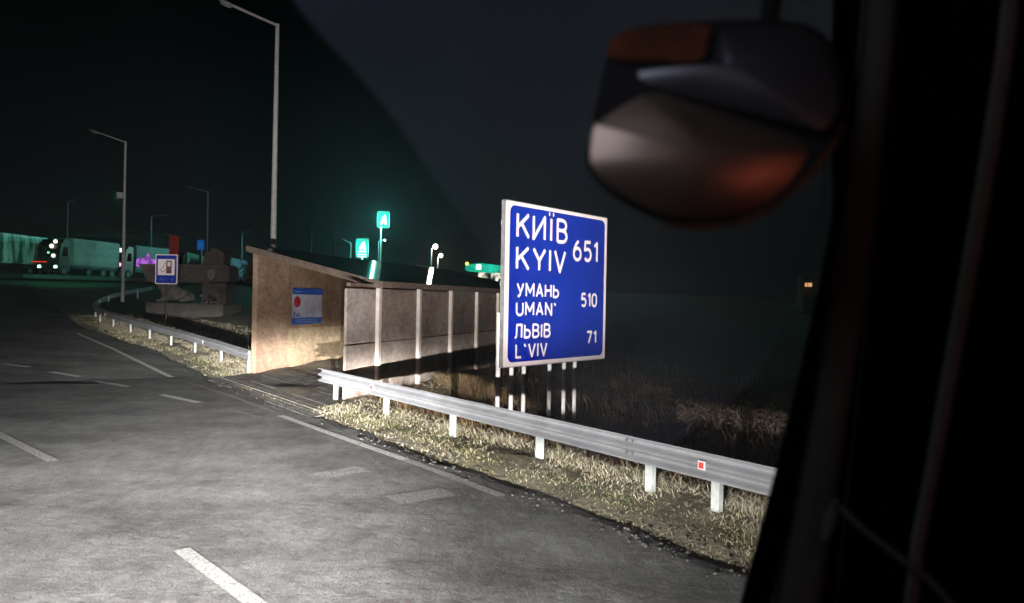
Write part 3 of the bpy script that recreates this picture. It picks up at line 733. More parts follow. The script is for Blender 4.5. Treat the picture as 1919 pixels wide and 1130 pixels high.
# ------------------------------------------------------------------ filling station
TEAL = (.03, 1.0, .62)
M_teal = emit('teal_lightbox', (.03, .80, .55), 1.5, (.02, .66, .45), .9)
M_wlit = emit('white_lightbox', (.7, 1, .9), 3.0)
M_dk = mat('dark_frame', (.03, .035, .035), (.02, .025, .025), .5, 5)
def price_sign(label, u0, u1, v0, v1, Y, um, light, rows):
    a, b = W(u0, v1, Y), W(u1, v0, Y); cx = W(um, v1, Y).x
    zb = zg(cx, Y); g = thing('station_sign', label, 'lit sign', (cx, Y, zb), 'lit filling station signs')
    x0, x1, z0, z1 = a.x, b.x, a.z, b.z; wd, ht = x1-x0, z1-z0
    MB().tube([(cx, Y, zb-.3), (cx, Y, z0+.1)], .13, 10).build('mast', M_pole, g)
    mb = MB(); mb.prism([(x, Y+.02, z) for x, z in rrect(x0-.10, x1+.10, z0-.10, z1+.10, .3)], (0, .35, 0)); cs = mb.build('case', M_dk, g); sub(cs, g)
    mb = MB(); mb.prism([(x, Y-.03, z) for x, z in rrect(x0, x1, z0, z1, .26)], (0, .045, 0)); mb.build('light_panel', M_teal, g)
    mb = MB(); k = 1 if not rows else .62; zo = z0+ht*(.18 if not rows else .40); hh = ht*(.62 if not rows else .46)
    outline = [(.22, 0), (.30, .35), (.42, .72), (.58, .98), (.70, 1.0), (.74, .8), (.78, .4), (.84, .0), (.62, .0), (.60, .18), (.46, .18), (.42, 0)]
    mb.prism([(x0+wd*p, Y-.05, zo+hh*q) for p, q in outline], (0, .018, 0)); mb.build('emblem', M_wlit, g)
    if rows:
        mb = MB()
        for q, hq in ((.26, .06), (.10, .08), (.0, .05)): flat(mb, x0+wd*.12, x1-wd*.12, z0+ht*(q+.02), z0+ht*(q+hq), Y-.045)
        mb.build('price_row', M_wlit, g)
        mb = MB(); flat(mb, x0+wd*.16, x1-wd*.2, z0+ht*.355, z0+ht*.375, Y-.052); mb.build('underline', M_dk, g)
    li = bpy.data.lights.new('sign_light', 'POINT'); li.energy = light; li.color = (.22, 1.0, .88); li.shadow_soft_size = 0.0
    lo_ = bpy.data.objects.new('sign_light', li); C.objects.link(lo_); lo_.parent = g
    lo_.location = PINV[g.name] @ Vector(((x0+x1)/2, Y-1.2, (z0+z1)/2))
    return g
price_sign('tall green lit station sign high on a mast above the shelter roof', 707.5, 729, 397, 426, 120, 714, 9500, False)
price_sign('lower green lit station sign with price rows behind the shelter roof', 667.5, 690, 448, 482, 112, 679, 4500, True)
# canopy
Yc = 150
cz0, cz1 = W(905, 506, Yc).z, W(905, 496, Yc).z; cx0, cx1 = W(872, 500, Yc).x, W(1010, 500, Yc).x
g = thing('station_canopy', 'green lit filling station canopy beside the left edge of the blue sign', 'canopy', ((cx0+cx1)/2, Yc, zg((cx0+cx1)/2, Yc)))
def slant(x): return -.5*(x-cx0)/(cx1-cx0)
mb = MB(); mb.prism([(cx0, Yc, cz0), (cx1, Yc, cz0-1.0), (cx1, Yc, cz1-.9), (cx0+3, Yc, cz1+.35), (cx0, Yc, cz1-.1)], (0, 9, 0)); cn = mb.build('roof', emit('canopy_green', (.03, .75, .50), 1.0, (.01, .30, .20), .35), g); sub(cn, g)
mb = MB(); mb.prism([(cx0+2.2, Yc-.1, cz0+.1), (cx0+3.2, Yc-.1, cz0+.1), (cx0+3.2, Yc-.1, cz1), (cx0+2.2, Yc-.1, cz1)], (0, .08, 0)); mb.build('lit_panel', M_wlit, g)
gzc = zg(cx0+4, Yc)
for k in range(4): MB().box((cx0+3.0+k*3.4, Yc+3, (gzc+cz0)/2), (.4, .4, cz0-gzc)).build('column', M_pole, g)
m_sw = (emit('shop_window', (1, .93, .75), 1.4, (.05, .05, .04), .8))
for k in range(3): MB().box((cx0+3.6+k*2.6, Yc+1.2, cz0-1.0-k*.1), (2.0, .2, 1.1)).build('shop_window', m_sw, g)
mb = MB(); c_ = Vector((cx0+.35, Yc-.1, cz1+.15)); mb.prism([(c_.x+.38*math.cos(a), c_.y, c_.z+.38*math.sin(a)) for a in [2*math.pi*k/16 for k in range(16)]], (0, .15, 0)); mb.build('beacon', emit('yellow_lamp', (1, .72, .15), 1.6), g)
li = bpy.data.lights.new('canopy_light', 'POINT'); li.energy = 1500; li.color = (.8, 1, .9); li.shadow_soft_size = 1
lo_ = bpy.data.objects.new('canopy_light', li); C.objects.link(lo_); lo_.parent = g; lo_.location = PINV[g.name] @ Vector((cx0+6, Yc+2, cz0-1.2))
# low building behind the lamps
p = W(784, 497, 135); q = W(822, 503, 135)
M_pale = mat('pale_render', (.42, .38, .36), (.32, .29, .27), .8, .8)
kb = thing('kiosk', 'low pale building just under the pair of lit street lamps', 'building', ((p.x+q.x)/2, 137, zg((p.x+q.x)/2, 137)))
zb = zg(p.x, 137); MB().box(((p.x+q.x)/2, 138, (zb+p.z-.6)/2), (q.x-p.x, 4, p.z-.6-zb)).build('wall', M_pale, kb)
MB().prism([(p.x-.4, 135.6, p.z-.6), (q.x+.4, 135.6, q.z-.5), (q.x+.4, 135.6, q.z), (p.x-.4, 135.6, p.z+.1)], (0, 5, 0)).build('roof', M_pale, kb)

# ------------------------------------------------------------------ left background: lorries, warehouse, stele, signs
M_rub = mat('tyre_rubber', (.02, .02, .02), (.012, .012, .012), .8, 8)
M_under = mat('chassis_black', (.02, .022, .024), (.012, .013, .014), .6, 5)
M_tarp1 = mat('green_white_tarpaulin', (.62, .66, .64), (.06, .10, .09), .35, .55, bump=.4, bscale=.8, detail=4, stretch=(2.2, 2.2, .5), lo=.42, hi=.6)
M_box = mat('pale_box_panel', (.30, .31, .30), (.17, .18, .18), .5, .35, stretch=(1, 1, 4))
M_tarp3 = mat('grey_tarpaulin', (.14, .11, .15), (.05, .04, .055), .5, .8)
M_cab = mat('dark_cab_paint', (.012, .015, .014), (.008, .01, .009), .3, 2)
M_glass = mat('dark_glass', (.01, .012, .012), (.008, .01, .01), .06, 2)
def lorry(label, tu0, tu1, Y0, Y1, mt, cab_lights=None, hgt=2.75, neon=None, dz=0):
    """parked lorry: its trailer's near side runs from column tu0 at depth Y0 back to column tu1 at Y1"""
    a_, b_ = Vector((ray(tu0, 500).x*Y0, Y0, 0)), Vector((ray(tu1, 500).x*Y1, Y1, 0)); Lt = (b_-a_).length
    ax = (b_-a_).normalized(); sd = Vector((ax.y, -ax.x, 0)); n0 = a_-ax*1.9; fx, fy = n0.x, n0.y
    z = base_z(88)+.03
    rz = math.atan2(ax.y, ax.x); g = thing('lorry', label, 'lorry', (fx, fy, z), 'lorries parked at the filling station', rz)
    M = Matrix(((ax.x, sd.x, 0, fx), (ax.y, sd.y, 0, fy), (0, 0, 1, z), (0, 0, 0, 1)))
    MB().prism([(1.9, -2.5, 1.15), (1.9+Lt, -2.5, 1.15), (1.9+Lt, -2.5, 1.15+hgt), (1.9, -2.5, 1.15+hgt)], (0, 2.5, 0)).build('trailer', mt, g, bevel=.12, M=M)
    mb = MB(); mb.prism([(1.9, -2.42, .85), (1.9+Lt, -2.42, .85), (1.9+Lt, -2.42, 1.14), (1.9, -2.42, 1.14)], (0, 2.36, 0)); mb.build('chassis', M_under, g, M=M)
    prof = [(0, .5), (1.65, .5), (1.65, 3.6), (.8, 3.7), (.25, 3.2), (.02, 1.9)]
    cb = MB().prism([(x, -2.45, zz) for x, zz in prof], (0, 2.4, 0)).build('cab', M_cab, g, bevel=.08, M=M); sub(cb, g)
    MB().prism([(.0, -2.25, 1.95), (.0, -.25, 1.95), (.2, -.25, 3.05), (.2, -2.25, 3.05)], (-.035, 0, 0)).build('windscreen', M_glass, cb, M=M)
    MB().prism([(.5, -.045, 2.0), (1.25, -.045, 2.0), (1.25, -.045, 2.9), (.7, -.045, 2.9)], (0, .02, 0)).build('side_window', M_glass, cb, M=M)
    for y in (-2.1, -.35):
        ml = cab_lights or M_lens_off
        MB().prism([(-.03, y-.18, .8), (-.03, y+.18, .8), (-.03, y+.14, 1.05), (-.03, y-.14, 1.05)], (.06, 0, 0)).build('headlight', ml, cb, M=M)
    for x in (.75, 4.3, Lt-.8, Lt+.6, Lt+2.0):
        c_ = [(x, -.02, .5), (x, -.30, .5)]
        mb = MB().tube([M @ Vector(p) for p in c_], .5, 18); wh = mb.build('wheel', M_rub, g); sub(wh, g)
        MB().tube([M @ Vector((x, -.010, .5)), M @ Vector((x, -.05, .5))], .28, 12).build('rim', M_steel, wh)
    if neon: neon(g, M)
    return g
M_dip = emit('dipped_lamp', (.35, 1, .85), 5)
def red_marker(g, M):
    MB().prism([(.02, -2.9, 1.35), (.02, -1.3, 1.35), (.02, -1.3, 1.43), (.02, -2.9, 1.43)], (-.05, 0, 0)).build('marker_strip', emit('red_marker', (1, .05, .03), .8), g, M=M)
def cab_shine(g, M):
    red_marker(g, M)
    for (y, z, sz, c) in ((-.75, 2.95, .22, (1, .95, .75)), (-.35, 3.4, .20, (.8, 1, .85)), (-.55, 2.0, .20, (.9, .85, .75)), (-1.1, 2.3, .1, (.3, .8, .5))):
        MB().tube([M @ Vector((-.12, y, z)), M @ Vector((-.02, y, z))], sz, 10).build('marker_light', emit('cab_light', c, 1.6), g)
def purple_neon(g, M):
    MB().prism([(1.95, .03, 1.5), (6.5, .03, 1.6), (6.5, .03, 2.3), (4.6, .03, 2.5), (4.0, .03, 3.1), (3.3, .03, 2.55), (2.5, .03, 2.5), (2.0, .03, 2.3)], (0, .03, 0)).build('light_strip', emit('purple_neon', (.60, .20, .95), 1.7, (.10, .03, .16), .6), g, M=M)
    for (y, z, c) in ((-.5, 3.2, (.9, 1, .8)), (-.6, 1.6, (.9, .5, .8))):
        MB().tube([M @ Vector((-.12, y, z)), M @ Vector((-.02, y, z))], .25, 10).build('marker_light', emit('cab_light', c, 1.6), g)
lorry('lorry with wrinkled green-lit curtain trailer at the left edge', -70, 92, 66, 77, M_tarp1, hgt=2.85)
lorry('lorry with plain pale box trailer and a glowing dark cab', 136, 225, 74.7, 82, M_box, cab_lights=M_dip, neon=cab_shine)
lorry('lorry with purple lights along its grey trailer', 254, 335, 84, 92, M_tarp3, neon=purple_neon)
lorry('dark lorry with a dull trailer behind the stone stele', 350, 400, 95, 110, mat('olive_tarpaulin', (.20, .21, .16), (.07, .08, .06), .6, .7), hgt=2.7)
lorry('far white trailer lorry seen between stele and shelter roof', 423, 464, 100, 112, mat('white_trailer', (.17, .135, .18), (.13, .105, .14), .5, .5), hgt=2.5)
# warehouse behind the lorries
p = W(-40, 412, 118); q = W(277, 432, 125); zb = base_z(90)
wh = thing('warehouse', 'long dark flat-roofed warehouse behind the parked lorries', 'building', ((p.x+q.x)/2, 122, zb))
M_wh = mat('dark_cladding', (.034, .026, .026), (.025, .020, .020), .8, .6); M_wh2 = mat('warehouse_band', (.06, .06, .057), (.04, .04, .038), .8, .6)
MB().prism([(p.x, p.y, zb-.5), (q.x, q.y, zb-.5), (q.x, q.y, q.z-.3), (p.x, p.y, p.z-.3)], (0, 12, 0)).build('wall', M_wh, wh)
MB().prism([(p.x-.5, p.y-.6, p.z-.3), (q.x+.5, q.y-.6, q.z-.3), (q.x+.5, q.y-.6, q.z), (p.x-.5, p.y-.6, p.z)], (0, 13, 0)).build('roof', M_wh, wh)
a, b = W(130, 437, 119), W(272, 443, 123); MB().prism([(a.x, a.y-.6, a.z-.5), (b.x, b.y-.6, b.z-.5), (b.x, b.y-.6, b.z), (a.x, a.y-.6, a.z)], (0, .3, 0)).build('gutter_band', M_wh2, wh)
# pavement strip of the lorry park
st = MB()
aa = [(-75, 62), (-44, 66.5), (-26, 82), (-20, 100), (-60, 130), (-95, 100)]
st.prism([(x, y, base_z(88)-.35) for x, y in aa], (0, 0, .38))
tag(st.build('parking_pavement', mat('parking_asphalt', (.045, .045, .045), (.025, .025, .025), .6, .8)), kind='structure')
# red and blue vertical lightbox signs
def box_sign(label, u0, u1, v0, v1, Y, m, m2):
    a, b = W(u0, v1, Y), W(u1, v0, Y); cx = (a.x+b.x)/2; zb = zg(cx, Y)
    g = thing('advert_pylon', label, 'sign', (cx, Y, zb)); MB().box((cx, Y, (a.z+b.z)/2), (b.x-a.x, .3, b.z-a.z)).build('case', m, g, bevel=.03)
    mb = MB()
    for k in range(5): flat(mb, a.x+(b.x-a.x)*R.uniform(.12, .3), b.x-(b.x-a.x)*R.uniform(.12, .3), a.z+(b.z-a.z)*(.1+.17*k), a.z+(b.z-a.z)*(.2+.17*k), Y-.157)
    mb.build('print', m2, g); MB().box((cx, Y, (zb+a.z)/2), (.25, .2, a.z-zb)).build('mast', M_under, g)
box_sign('narrow red upright sign above the filling station road sign', 318, 334, 442, 478, 78, emit('red_box', (.16, .022, .014), .40), emit('red_print', (.10, .02, .015), .4))
box_sign('small blue upright sign beside the slender dark lamp post', 370, 383, 450, 468, 88, emit('blue_box', (.01, .07, .30), .7), emit('blue_print', (.02, .14, .40), .6))
# stele
YS = 40
ms = lambda u, v: W(u, v, YS)
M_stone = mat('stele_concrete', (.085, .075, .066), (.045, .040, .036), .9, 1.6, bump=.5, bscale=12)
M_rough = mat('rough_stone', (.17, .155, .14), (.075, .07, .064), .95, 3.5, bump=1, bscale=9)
c0 = ms(360, 575); zb = zg(c0.x, YS)
stl = thing('stele', 'concrete roadside stele with a shield on its beam and a raised block', 'monument', (c0.x, YS, zb))
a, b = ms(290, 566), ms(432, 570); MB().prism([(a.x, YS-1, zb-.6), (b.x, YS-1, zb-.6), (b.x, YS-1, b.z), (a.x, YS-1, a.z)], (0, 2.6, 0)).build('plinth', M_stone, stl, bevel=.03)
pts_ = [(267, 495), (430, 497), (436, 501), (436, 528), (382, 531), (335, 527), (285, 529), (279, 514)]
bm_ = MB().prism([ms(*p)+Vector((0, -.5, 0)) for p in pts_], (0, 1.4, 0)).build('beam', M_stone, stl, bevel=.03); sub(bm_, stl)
mb = MB()
for k in range(9):
    u = 333+k*5.2; a = ms(u, 500); b = ms(u+R.uniform(-1, 1), 526); mb.tube([(a.x, YS-.52, a.z), (b.x, YS-.52, b.z)], [.05+.02*(k % 2), .04], 6)
mb.build('carved_ribs', M_stone, bm_)
shp = [(397, 508), (405, 506), (412, 508), (412, 517), (409, 523), (404, 526), (399, 522), (397, 515)]
MB().prism([ms(*p)+Vector((0, -.62, 0)) for p in shp], (0, .12, 0)).build('shield', mat('shield_stone', (.15, .145, .14), (.12, .115, .11), .7, 4), bm_)
rg = [(386, 496), (424, 496), (425, 474), (421, 470), (417, 473), (412, 466), (408, 470), (400, 466), (398, 474), (389, 472)]
MB().prism([ms(*p)+Vector((0, -.4, 0)) for p in rg], (0, 1.1, 0)).build('block', mat('brown_stone', (.08, .06, .05), (.035, .028, .024), .9, 3, bump=.8, bscale=8), stl, bevel=.04)
a, b = ms(382, 570), ms(428, 531); MB().prism([(a.x, YS-.3, a.z), (b.x, YS-.3, a.z), (b.x, YS-.3, b.z), (a.x, YS-.3, b.z)], (0, 1.0, 0)).build('pedestal', M_stone, stl)
mb = MB()
for k in range(14):
    c_ = ms(385+R.random()*33, 553+R.random()*12); mb.box((c_.x, YS-.38, c_.z), (R.uniform(.15, .35), .16, R.uniform(.08, .18)), Matrix.Rotation(R.uniform(-.3, .3), 4, 'Y'))
mb.build('rubble_facing', M_rough, stl)
# lying stone lion on the plinth
def lathe_path(nodes, n=14):
    rings = []
    for i, (p, ra, rb) in enumerate(nodes):
        t = (nodes[min(i+1, len(nodes)-1)][0]-nodes[max(i-1, 0)][0]).normalized(); e1 = Vector((0, 1, 0)); e2 = t.cross(e1).normalized()
        rings.append([p+e1*ra*math.cos(a)+e2*rb*math.sin(a) for a in [2*math.pi*k/n for k in range(n)]])
    return rings
li_ = thing('stone_lion', 'rough stone lion lying on the plinth under the stele beam', 'statue', (ms(338, 566).x, YS-.4, ms(338, 566).z))
px = 1/F*YS
nodes = [(ms(371, 560), .10, .06), (ms(366, 557), .26, .22), (ms(355, 553), .34, .32), (ms(342, 551), .36, .36), (ms(330, 547), .38, .44), (ms(320, 543), .36, .44), (ms(314, 538), .28, .30), (ms(309, 537), .20, .20), (ms(304.5, 540), .13, .12)]
nodes = [(Vector((p.x, YS-.45, p.z)), a, b) for p, a, b in nodes]
mb = MB().loft(lathe_path(nodes), True, True)
for y in (-.18, .18): mb.loft(lathe_path([(Vector((ms(322, 556).x, YS-.45+y, ms(322, 556).z)), .12, .14), (Vector((ms(312, 562).x, YS-.45+y, ms(312, 562).z)), .11, .11), (Vector((ms(303, 563.5).x, YS-.45+y, ms(303, 563).z)), .09, .07)], 8), True, True)
for y in (-.3, .3): mb.loft(lathe_path([(Vector((ms(366, 556).x, YS-.45+y, ms(366, 556).z)), .14, .2), (Vector((ms(356, 562).x, YS-.45+y, ms(356, 562).z)), .10, .12), (Vector((ms(348, 564).x, YS-.45+y, ms(348, 564).z)), .08, .06)], 8), True, True)
mb.tube([Vector((ms(317, 531).x, YS-.6, ms(317, 531).z)), Vector((ms(317, 528.5).x, YS-.6, ms(317, 528.5).z))], .07, 6)
bo = mb.build('body', M_rough, li_)
rm = bo.modifiers.new('remesh', 'REMESH'); rm.mode = 'VOXEL'; rm.voxel_size = .05; rm.use_smooth_shade = True
# filling-station road sign
YF = 34.5
p = W(312, 505, YF); zb = zg(p.x, YF)
fs_ = thing('fuel_sign', 'small blue road sign with a fuel pump symbol beyond the far guardrail', 'road sign', (p.x, YF, zb))
a, b = W(290.5, 532, YF), W(333, 477, YF); x0, x1, z0, z1 = a.x, b.x, a.z, b.z; wd, ht = x1-x0, z1-z0
MB().tube([(p.x-.02, YF+.09, zb-.3), (p.x-.02, YF+.09, z1-.1)], .035, 8).build('pole', M_under, fs_)
mb = MB(); mb.prism([(x, YF, z) for x, z in rrect(x0, x1, z0, z1, .06)], (0, .04, 0)); pf = mb.build('panel', M_white, fs_); sub(pf, fs_)
mb = MB(); mb.prism([(x, YF-.006, z) for x, z in rrect(x0+.045, x1-.045, z0+.045, z1-.045, .04)], (0, .005, 0)); mb.build('face', M_blue, fs_)
sx0, sx1, sz0, sz1 = x0+wd*.12, x1-wd*.12, z0+ht*.30, z1-ht*.16
mb = MB(); flat(mb, sx0, sx1, sz0, sz1, YF-.011); mb.build('white_square', M_white, fs_)
M_sym = mat('symbol_black', (.02, .018, .018), (.012, .012, .012), .5, 6); M_rust = mat('symbol_faded', (.14, .06, .045), (.02, .015, .014), .6, 3)
mb = MB(); sw, shh = sx1-sx0, sz1-sz0
def fr_(X0, X1, Z0, Z1, t):
    flat(mb, X0, X1, Z1-t, Z1, YF-.016); flat(mb, X0, X0+t, Z0, Z1-t, YF-.016); flat(mb, X1-t, X1, Z0, Z1-t, YF-.016)
fr_(sx0+sw*.50, sx0+sw*.82, sz0+shh*.55, sz0+shh*.90, sw*.07)
mb.tube([(sx0+sw*.50, YF-.012, sz0+shh*.70), (sx0+sw*.40, YF-.012, sz0+shh*.82), (sx0+sw*.34, YF-.012, sz0+shh*.55), (sx0+sw*.17, YF-.012, sz0+shh*.30), (sx0+sw*.20, YF-.012, sz0+shh*.18), (sx0+sw*.40, YF-.012, sz0+shh*.26), (sx0+sw*.50, YF-.012, sz0+shh*.40)], .013, 5)
mb.build('symbol_outline', M_sym, fs_)
mb = MB(); flat(mb, sx0+sw*.50, sx0+sw*.82, sz0+shh*.12, sz0+shh*.55, YF-.014); mb.build('symbol', M_rust, fs_)
M_pale_b = mat('pale_blue_print', (.16, .20, .45), (.12, .15, .36), .5, 6)
tm = text_mb([('500 м', x0+wd*.20, z0+ht*.115, ht*.08, wd*.34, 0.0)], YF-.012)
ax_ = x1-wd*.22; tm.add([(ax_-.015, YF-.012, z0+ht*.09), (ax_+.015, YF-.012, z0+ht*.09), (ax_+.015, YF-.012, z0+ht*.16), (ax_-.015, YF-.012, z0+ht*.16), (ax_-.05, YF-.012, z0+ht*.15), (ax_+.05, YF-.012, z0+ht*.15), (ax_, YF-.012, z0+ht*.21)], [(0, 1, 2, 3), (4, 5, 6)])
tm.build('lettering', M_pale_b, fs_)
# amber-leaved bush by the lorry park
def bush(label, u, v, Y, wd, ht, m, name='bush', n=900, leaf=.16, twig=False, cat='bush', group=None):
    c = W(u, v, Y); zb = zg(c.x, Y); g = thing(name, label, cat, (c.x, Y, zb), group); mb = MB(); mt = MB()
    tops = []
    for k in range(9):
        a = R.uniform(0, 6.28); q = R.uniform(.2, .8); e = Vector((c.x+wd/2*q*math.cos(a), Y+wd/2*q*math.sin(a), zb+ht*R.uniform(.55, 1)))
        m_ = Vector((c.x, Y, zb)).lerp(e, .5)+Vector((R.uniform(-.1, .1)*wd, R.uniform(-.1, .1)*wd, .05*ht))
        mt.tube([(c.x, Y, zb-.1), m_, e], [.03*ht, .02*ht, .006*ht], 5); tops += [m_, e, m_.lerp(e, .5)]
    mt.build('stem', mat('bark', (.10, .075, .055), (.05, .04, .03), .9, 8), g)
    for k in range(n):
        t = R.choice(tops)+Vector((R.gauss(0, .16)*wd, R.gauss(0, .16)*wd, R.gauss(0, .10)*ht))
        if t.z < zb+.05: t.z = zb+.05+R.random()*.1
        d1 = Vector((R.gauss(0, 1), R.gauss(0, 1), R.gauss(0, 1))).normalized(); d2 = d1.orthogonal().normalized()*leaf*R.uniform(.3, .6); d1 *= leaf*R.uniform(.6, 1.2)
        mb.add([t-d1, t+d2, t+d1, t-d2], [(0, 1, 2, 3)])
    mb.build('foliage', m, g)
    return g
M_amber = mat('amber_leaf', (.34, .20, .04), (.16, .11, .03), .8, 1.2)
bush('amber bush between the white trailer and the shelter', 476, 500, 75, 2.4, 2.6, M_amber, n=1400, leaf=.14)
M_dry = mat('dry_shrub_leaf', (.12, .085, .055), (.045, .03, .022), .85, 5)
for u, v, Y, wd, ht, lab in ((1292, 775, 17.5, 1.2, .75, 'small dry shrub behind the guardrail, leftmost of the row'), (1345, 780, 17.0, 1.1, .85, 'reddish dry shrub second in the row behind the guardrail'),
                            (1398, 790, 16.2, 1.0, .95, 'pale leafy dry shrub third in the row behind the guardrail'), (1452, 795, 16.0, 1.1, .8, 'dry shrub beside the coach pillar, last of the row')):
    bush(lab, u, v, Y, wd, ht, M_dry, 'dry_shrub', 420, .055, cat='shrub', group='dry shrubs beyond the guardrail')
# lit hut far off
p = W(1518, 524, 95); zb = p.z-1.0
ht_ = thing('hut', 'tiny hut with two lit orange windows far off on the right', 'hut', (p.x, 95, zb-2))
M_hut = mat('hut_plaster', (.03, .025, .02), (.02, .017, .014), .9, 2)
MB().box((p.x, 96.5, zb+.1), (1.5, 2, 2.4)).build('wall', M_hut, ht_)
MB().prism([(p.x-1, 95.2, zb+1.3), (p.x+1, 95.2, zb+1.3), (p.x, 95.2, zb+1.8)], (0, 2.6, 0)).build('roof', M_under, ht_)
for dx, w_ in ((-.30, .32), (.2, .5)): MB().box((p.x+dx, 95.46, zb+.35), (w_, .06, .5)).build('window', emit('orange_window', (1, .50, .20), .75), ht_)
MB().prism([(p.x-1.2, 94.2, zb-1.0), (p.x+1.2, 94.2, zb-1.0), (p.x+1.2, 97, zb-1.0), (p.x-1.2, 97, zb-1.0)], (0, 0, -3.5)).build('base', M_hut, ht_)
li = bpy.data.lights.new('window_light', 'POINT'); li.energy = 5; li.color = (1, .55, .3)
lo_ = bpy.data.objects.new('window_light', li); C.objects.link(lo_); lo_.parent = ht_; lo_.location = PINV[ht_.name] @ Vector((p.x-.1, 94.6, zb+.1))

# ------------------------------------------------------------------ the coach we sit in
M_trim = mat('dark_trim', (.020, .022, .021), (.014, .016, .015), .9, 9, bump=.1, bscale=200, spec=.05)
M_trim2 = mat('grey_green_trim', (.13, .155, .14), (.10, .12, .11), .9, 5, bump=.1, bscale=200, spec=.05)
M_rubber = mat('window_rubber', (.003, .003, .003), (.002, .002, .002), .95, 9, spec=.03)
M_grab = mat('grab_rail_paint', (.16, .15, .145), (.11, .105, .10), .8, 8, spec=.1)
M_body = mat('coach_paint', (.35, .36, .38), (.33, .34, .36), .3, 2)
M_cabwall = mat('beige_cab_lining', (.30, .25, .21), (.17, .14, .12), .9, 1.6)
x, y = SR(.9, 0)
co = thing('coach', 'dark interior front corner of the coach at the right of the view', 'coach', (x, y, 0), None, math.atan2(DY, DX))
def bar(pxs, half, depth, Y, name, m, parent, bev=.008, Ys=None):
    """a moulded bar following pixel column pxs [(u,v)], half widths in px, real depth"""
    rings = []
    for i, (u, v) in enumerate(pxs):
        hw = half[i] if isinstance(half, (list, tuple)) else half; yy = Ys[i] if Ys else Y
        a, b = W(u-hw, v, yy), W(u+hw, v, yy); c_ = (a+b)/2; wv = (b-a)/2; dp = Vector((c_.x, c_.y, 0)).normalized()*depth/2
        rings.append([c_+wv*math.copysign(abs(math.cos(t))**.6, math.cos(t))+dp*math.copysign(abs(math.sin(t))**.6, math.sin(t)) for t in [2*math.pi*k/16 for k in range(16)]])
    o = MB().loft(rings, True, True).build(name, m, parent, smooth=True); sub(o, parent); return o
pil = bar([(1480, 1200), (1490, 1130), (1530, 880), (1565, 690), (1592, 520), (1618, 300), (1640, 120), (1655, -60)], [52, 50, 46, 40, 36, 34, 34, 34], .10, 1.45, 'front_pillar', M_trim2, co)
bar([(1398, 1200), (1416, 1130), (1470, 900), (1513, 700), (1545, 540), (1572, 380), (1594, 200), (1612, -40)], [34, 30, 22, 16, 12, 8, 6, 6], .05, 1.40, 'window_seal', M_rubber, pil)
MB().prism([W(1560, -80, 1.74), W(2700, -80, 1.74), W(2700, 1250, 1.74), W(1500, 1250, 1.74), W(1560, 700, 1.74)], (.03, .06, 0)).build('door', M_rubber, co)
dr = bar([(1650, 1200), (1660, 1130), (1700, 880), (1745, 560), (1790, 250), (1820, -60)], [95, 95, 110, 120, 125, 130], .10, 1.62, 'door_frame', M_rubber, co)
bar([(1700, 1200), (1722, 1010), (1752, 860), (1785, 680), (1822, 480), (1858, 270), (1885, 90), (1900, -60)], [14, 14, 15, 16, 17, 18, 18, 18], .035, 1.30, 'grab_rail', M_grab, co)
bar([(1572, 948), (1610, 985), (1680, 1040), (1740, 1085), (1800, 1150)], [7, 9, 9, 9, 9], .02, 1.28, 'cable', M_trim2, co)
bar([(1566, 935), (1560, 965), (1552, 990), (1548, 1010)], [6, 14, 13, 6], .03, 1.3, 'latch', M_trim2, co)
# body shell round the camera: sides, ceiling, lining behind the seats, dashboard, front panel and headlamps
def srbox(s0, s1, r0, r1, z0, z1, name, m, parent=co, bev=0):
    q = [SR(s0, r0), SR(s1, r0), SR(s1, r1), SR(s0, r1)]
    return MB().prism([(a, b, z0) for a, b in q], (0, 0, z1-z0)).build(name, m, parent, bevel=bev)
srbox(-2.2, .30, 1.52, 1.58, .4, 3.1, 'side_wall', M_trim)
srbox(-2.2, 1.0, -1.6, 1.6, 3.12, 3.2, 'ceiling', M_trim)
lin = srbox(-1.7, -1.62, -1.5, 1.5, .5, 3.1, 'bulkhead', M_cabwall)
sub(lin, co)
srbox(-.55, -.42, -.75, .55, 1.2, 2.75, 'seat_back', M_rubber, co, .05)
srbox(.45, 1.0, -1.45, 1.45, 1.15, 1.50, 'dashboard', M_trim, co, .05)
srbox(1.0, 1.15, -1.5, 1.5, .30, 1.45, 'front_panel', M_body, co, .04)
LAMPS = ((1.30, .78), (1.30, -1.05))
M_hl = emit('headlamp_glass', (1, .97, .9), 3)
for s, r in LAMPS:
    X, Y = SR(s-.14, r); X2, Y2 = SR(s-.06, r); MB().tube([(X, Y, .63), (X2, Y2, .63)], [.10, .09], 18).build('headlight', M_hl, co, smooth=True)
# windscreen: clear swept glass plus the dusty area that the wiper does not reach (a thin film with thickness)
def on_screen(u, v, s):
    d = ray(u, v); t = s/(DX*d.x+DY*d.y); return Vector((d.x*t, d.y*t, H+d.z*t))
m_clear, n, l, p = newmat('clear_glass'); n.remove(p); tb = n.new('ShaderNodeBsdfTransparent'); l.new(tb.outputs[0], n['Material Output'].inputs['Surface'])
q = [SR(.93, -1.4), SR(.93, 1.25)]
MB().prism([(q[0][0], q[0][1], 1.5), (q[1][0], q[1][1], 1.5), (q[1][0], q[1][1], 3.1), (q[0][0], q[0][1], 3.1)], (DX*.008, DY*.008, 0)).build('windscreen', m_clear, co)
m_film, n, l, p = newmat('windscreen_dust'); n.remove(p)
pv = n.new('ShaderNodeVolumePrincipled'); pv.inputs['Color'].default_value = (.80, .82, 1, 1); pv.inputs['Density'].default_value = 9.5; pv.inputs['Anisotropy'].default_value = -0.5
l.new(pv.outputs[0], n['Material Output'].inputs['Volume'])
arc = [(540, 0), (600, 68), (665, 138), (730, 218), (790, 305), (842, 378), (888, 442), (930, 505), (965, 575), (1000, 660), (1030, 750), (1055, 850)]
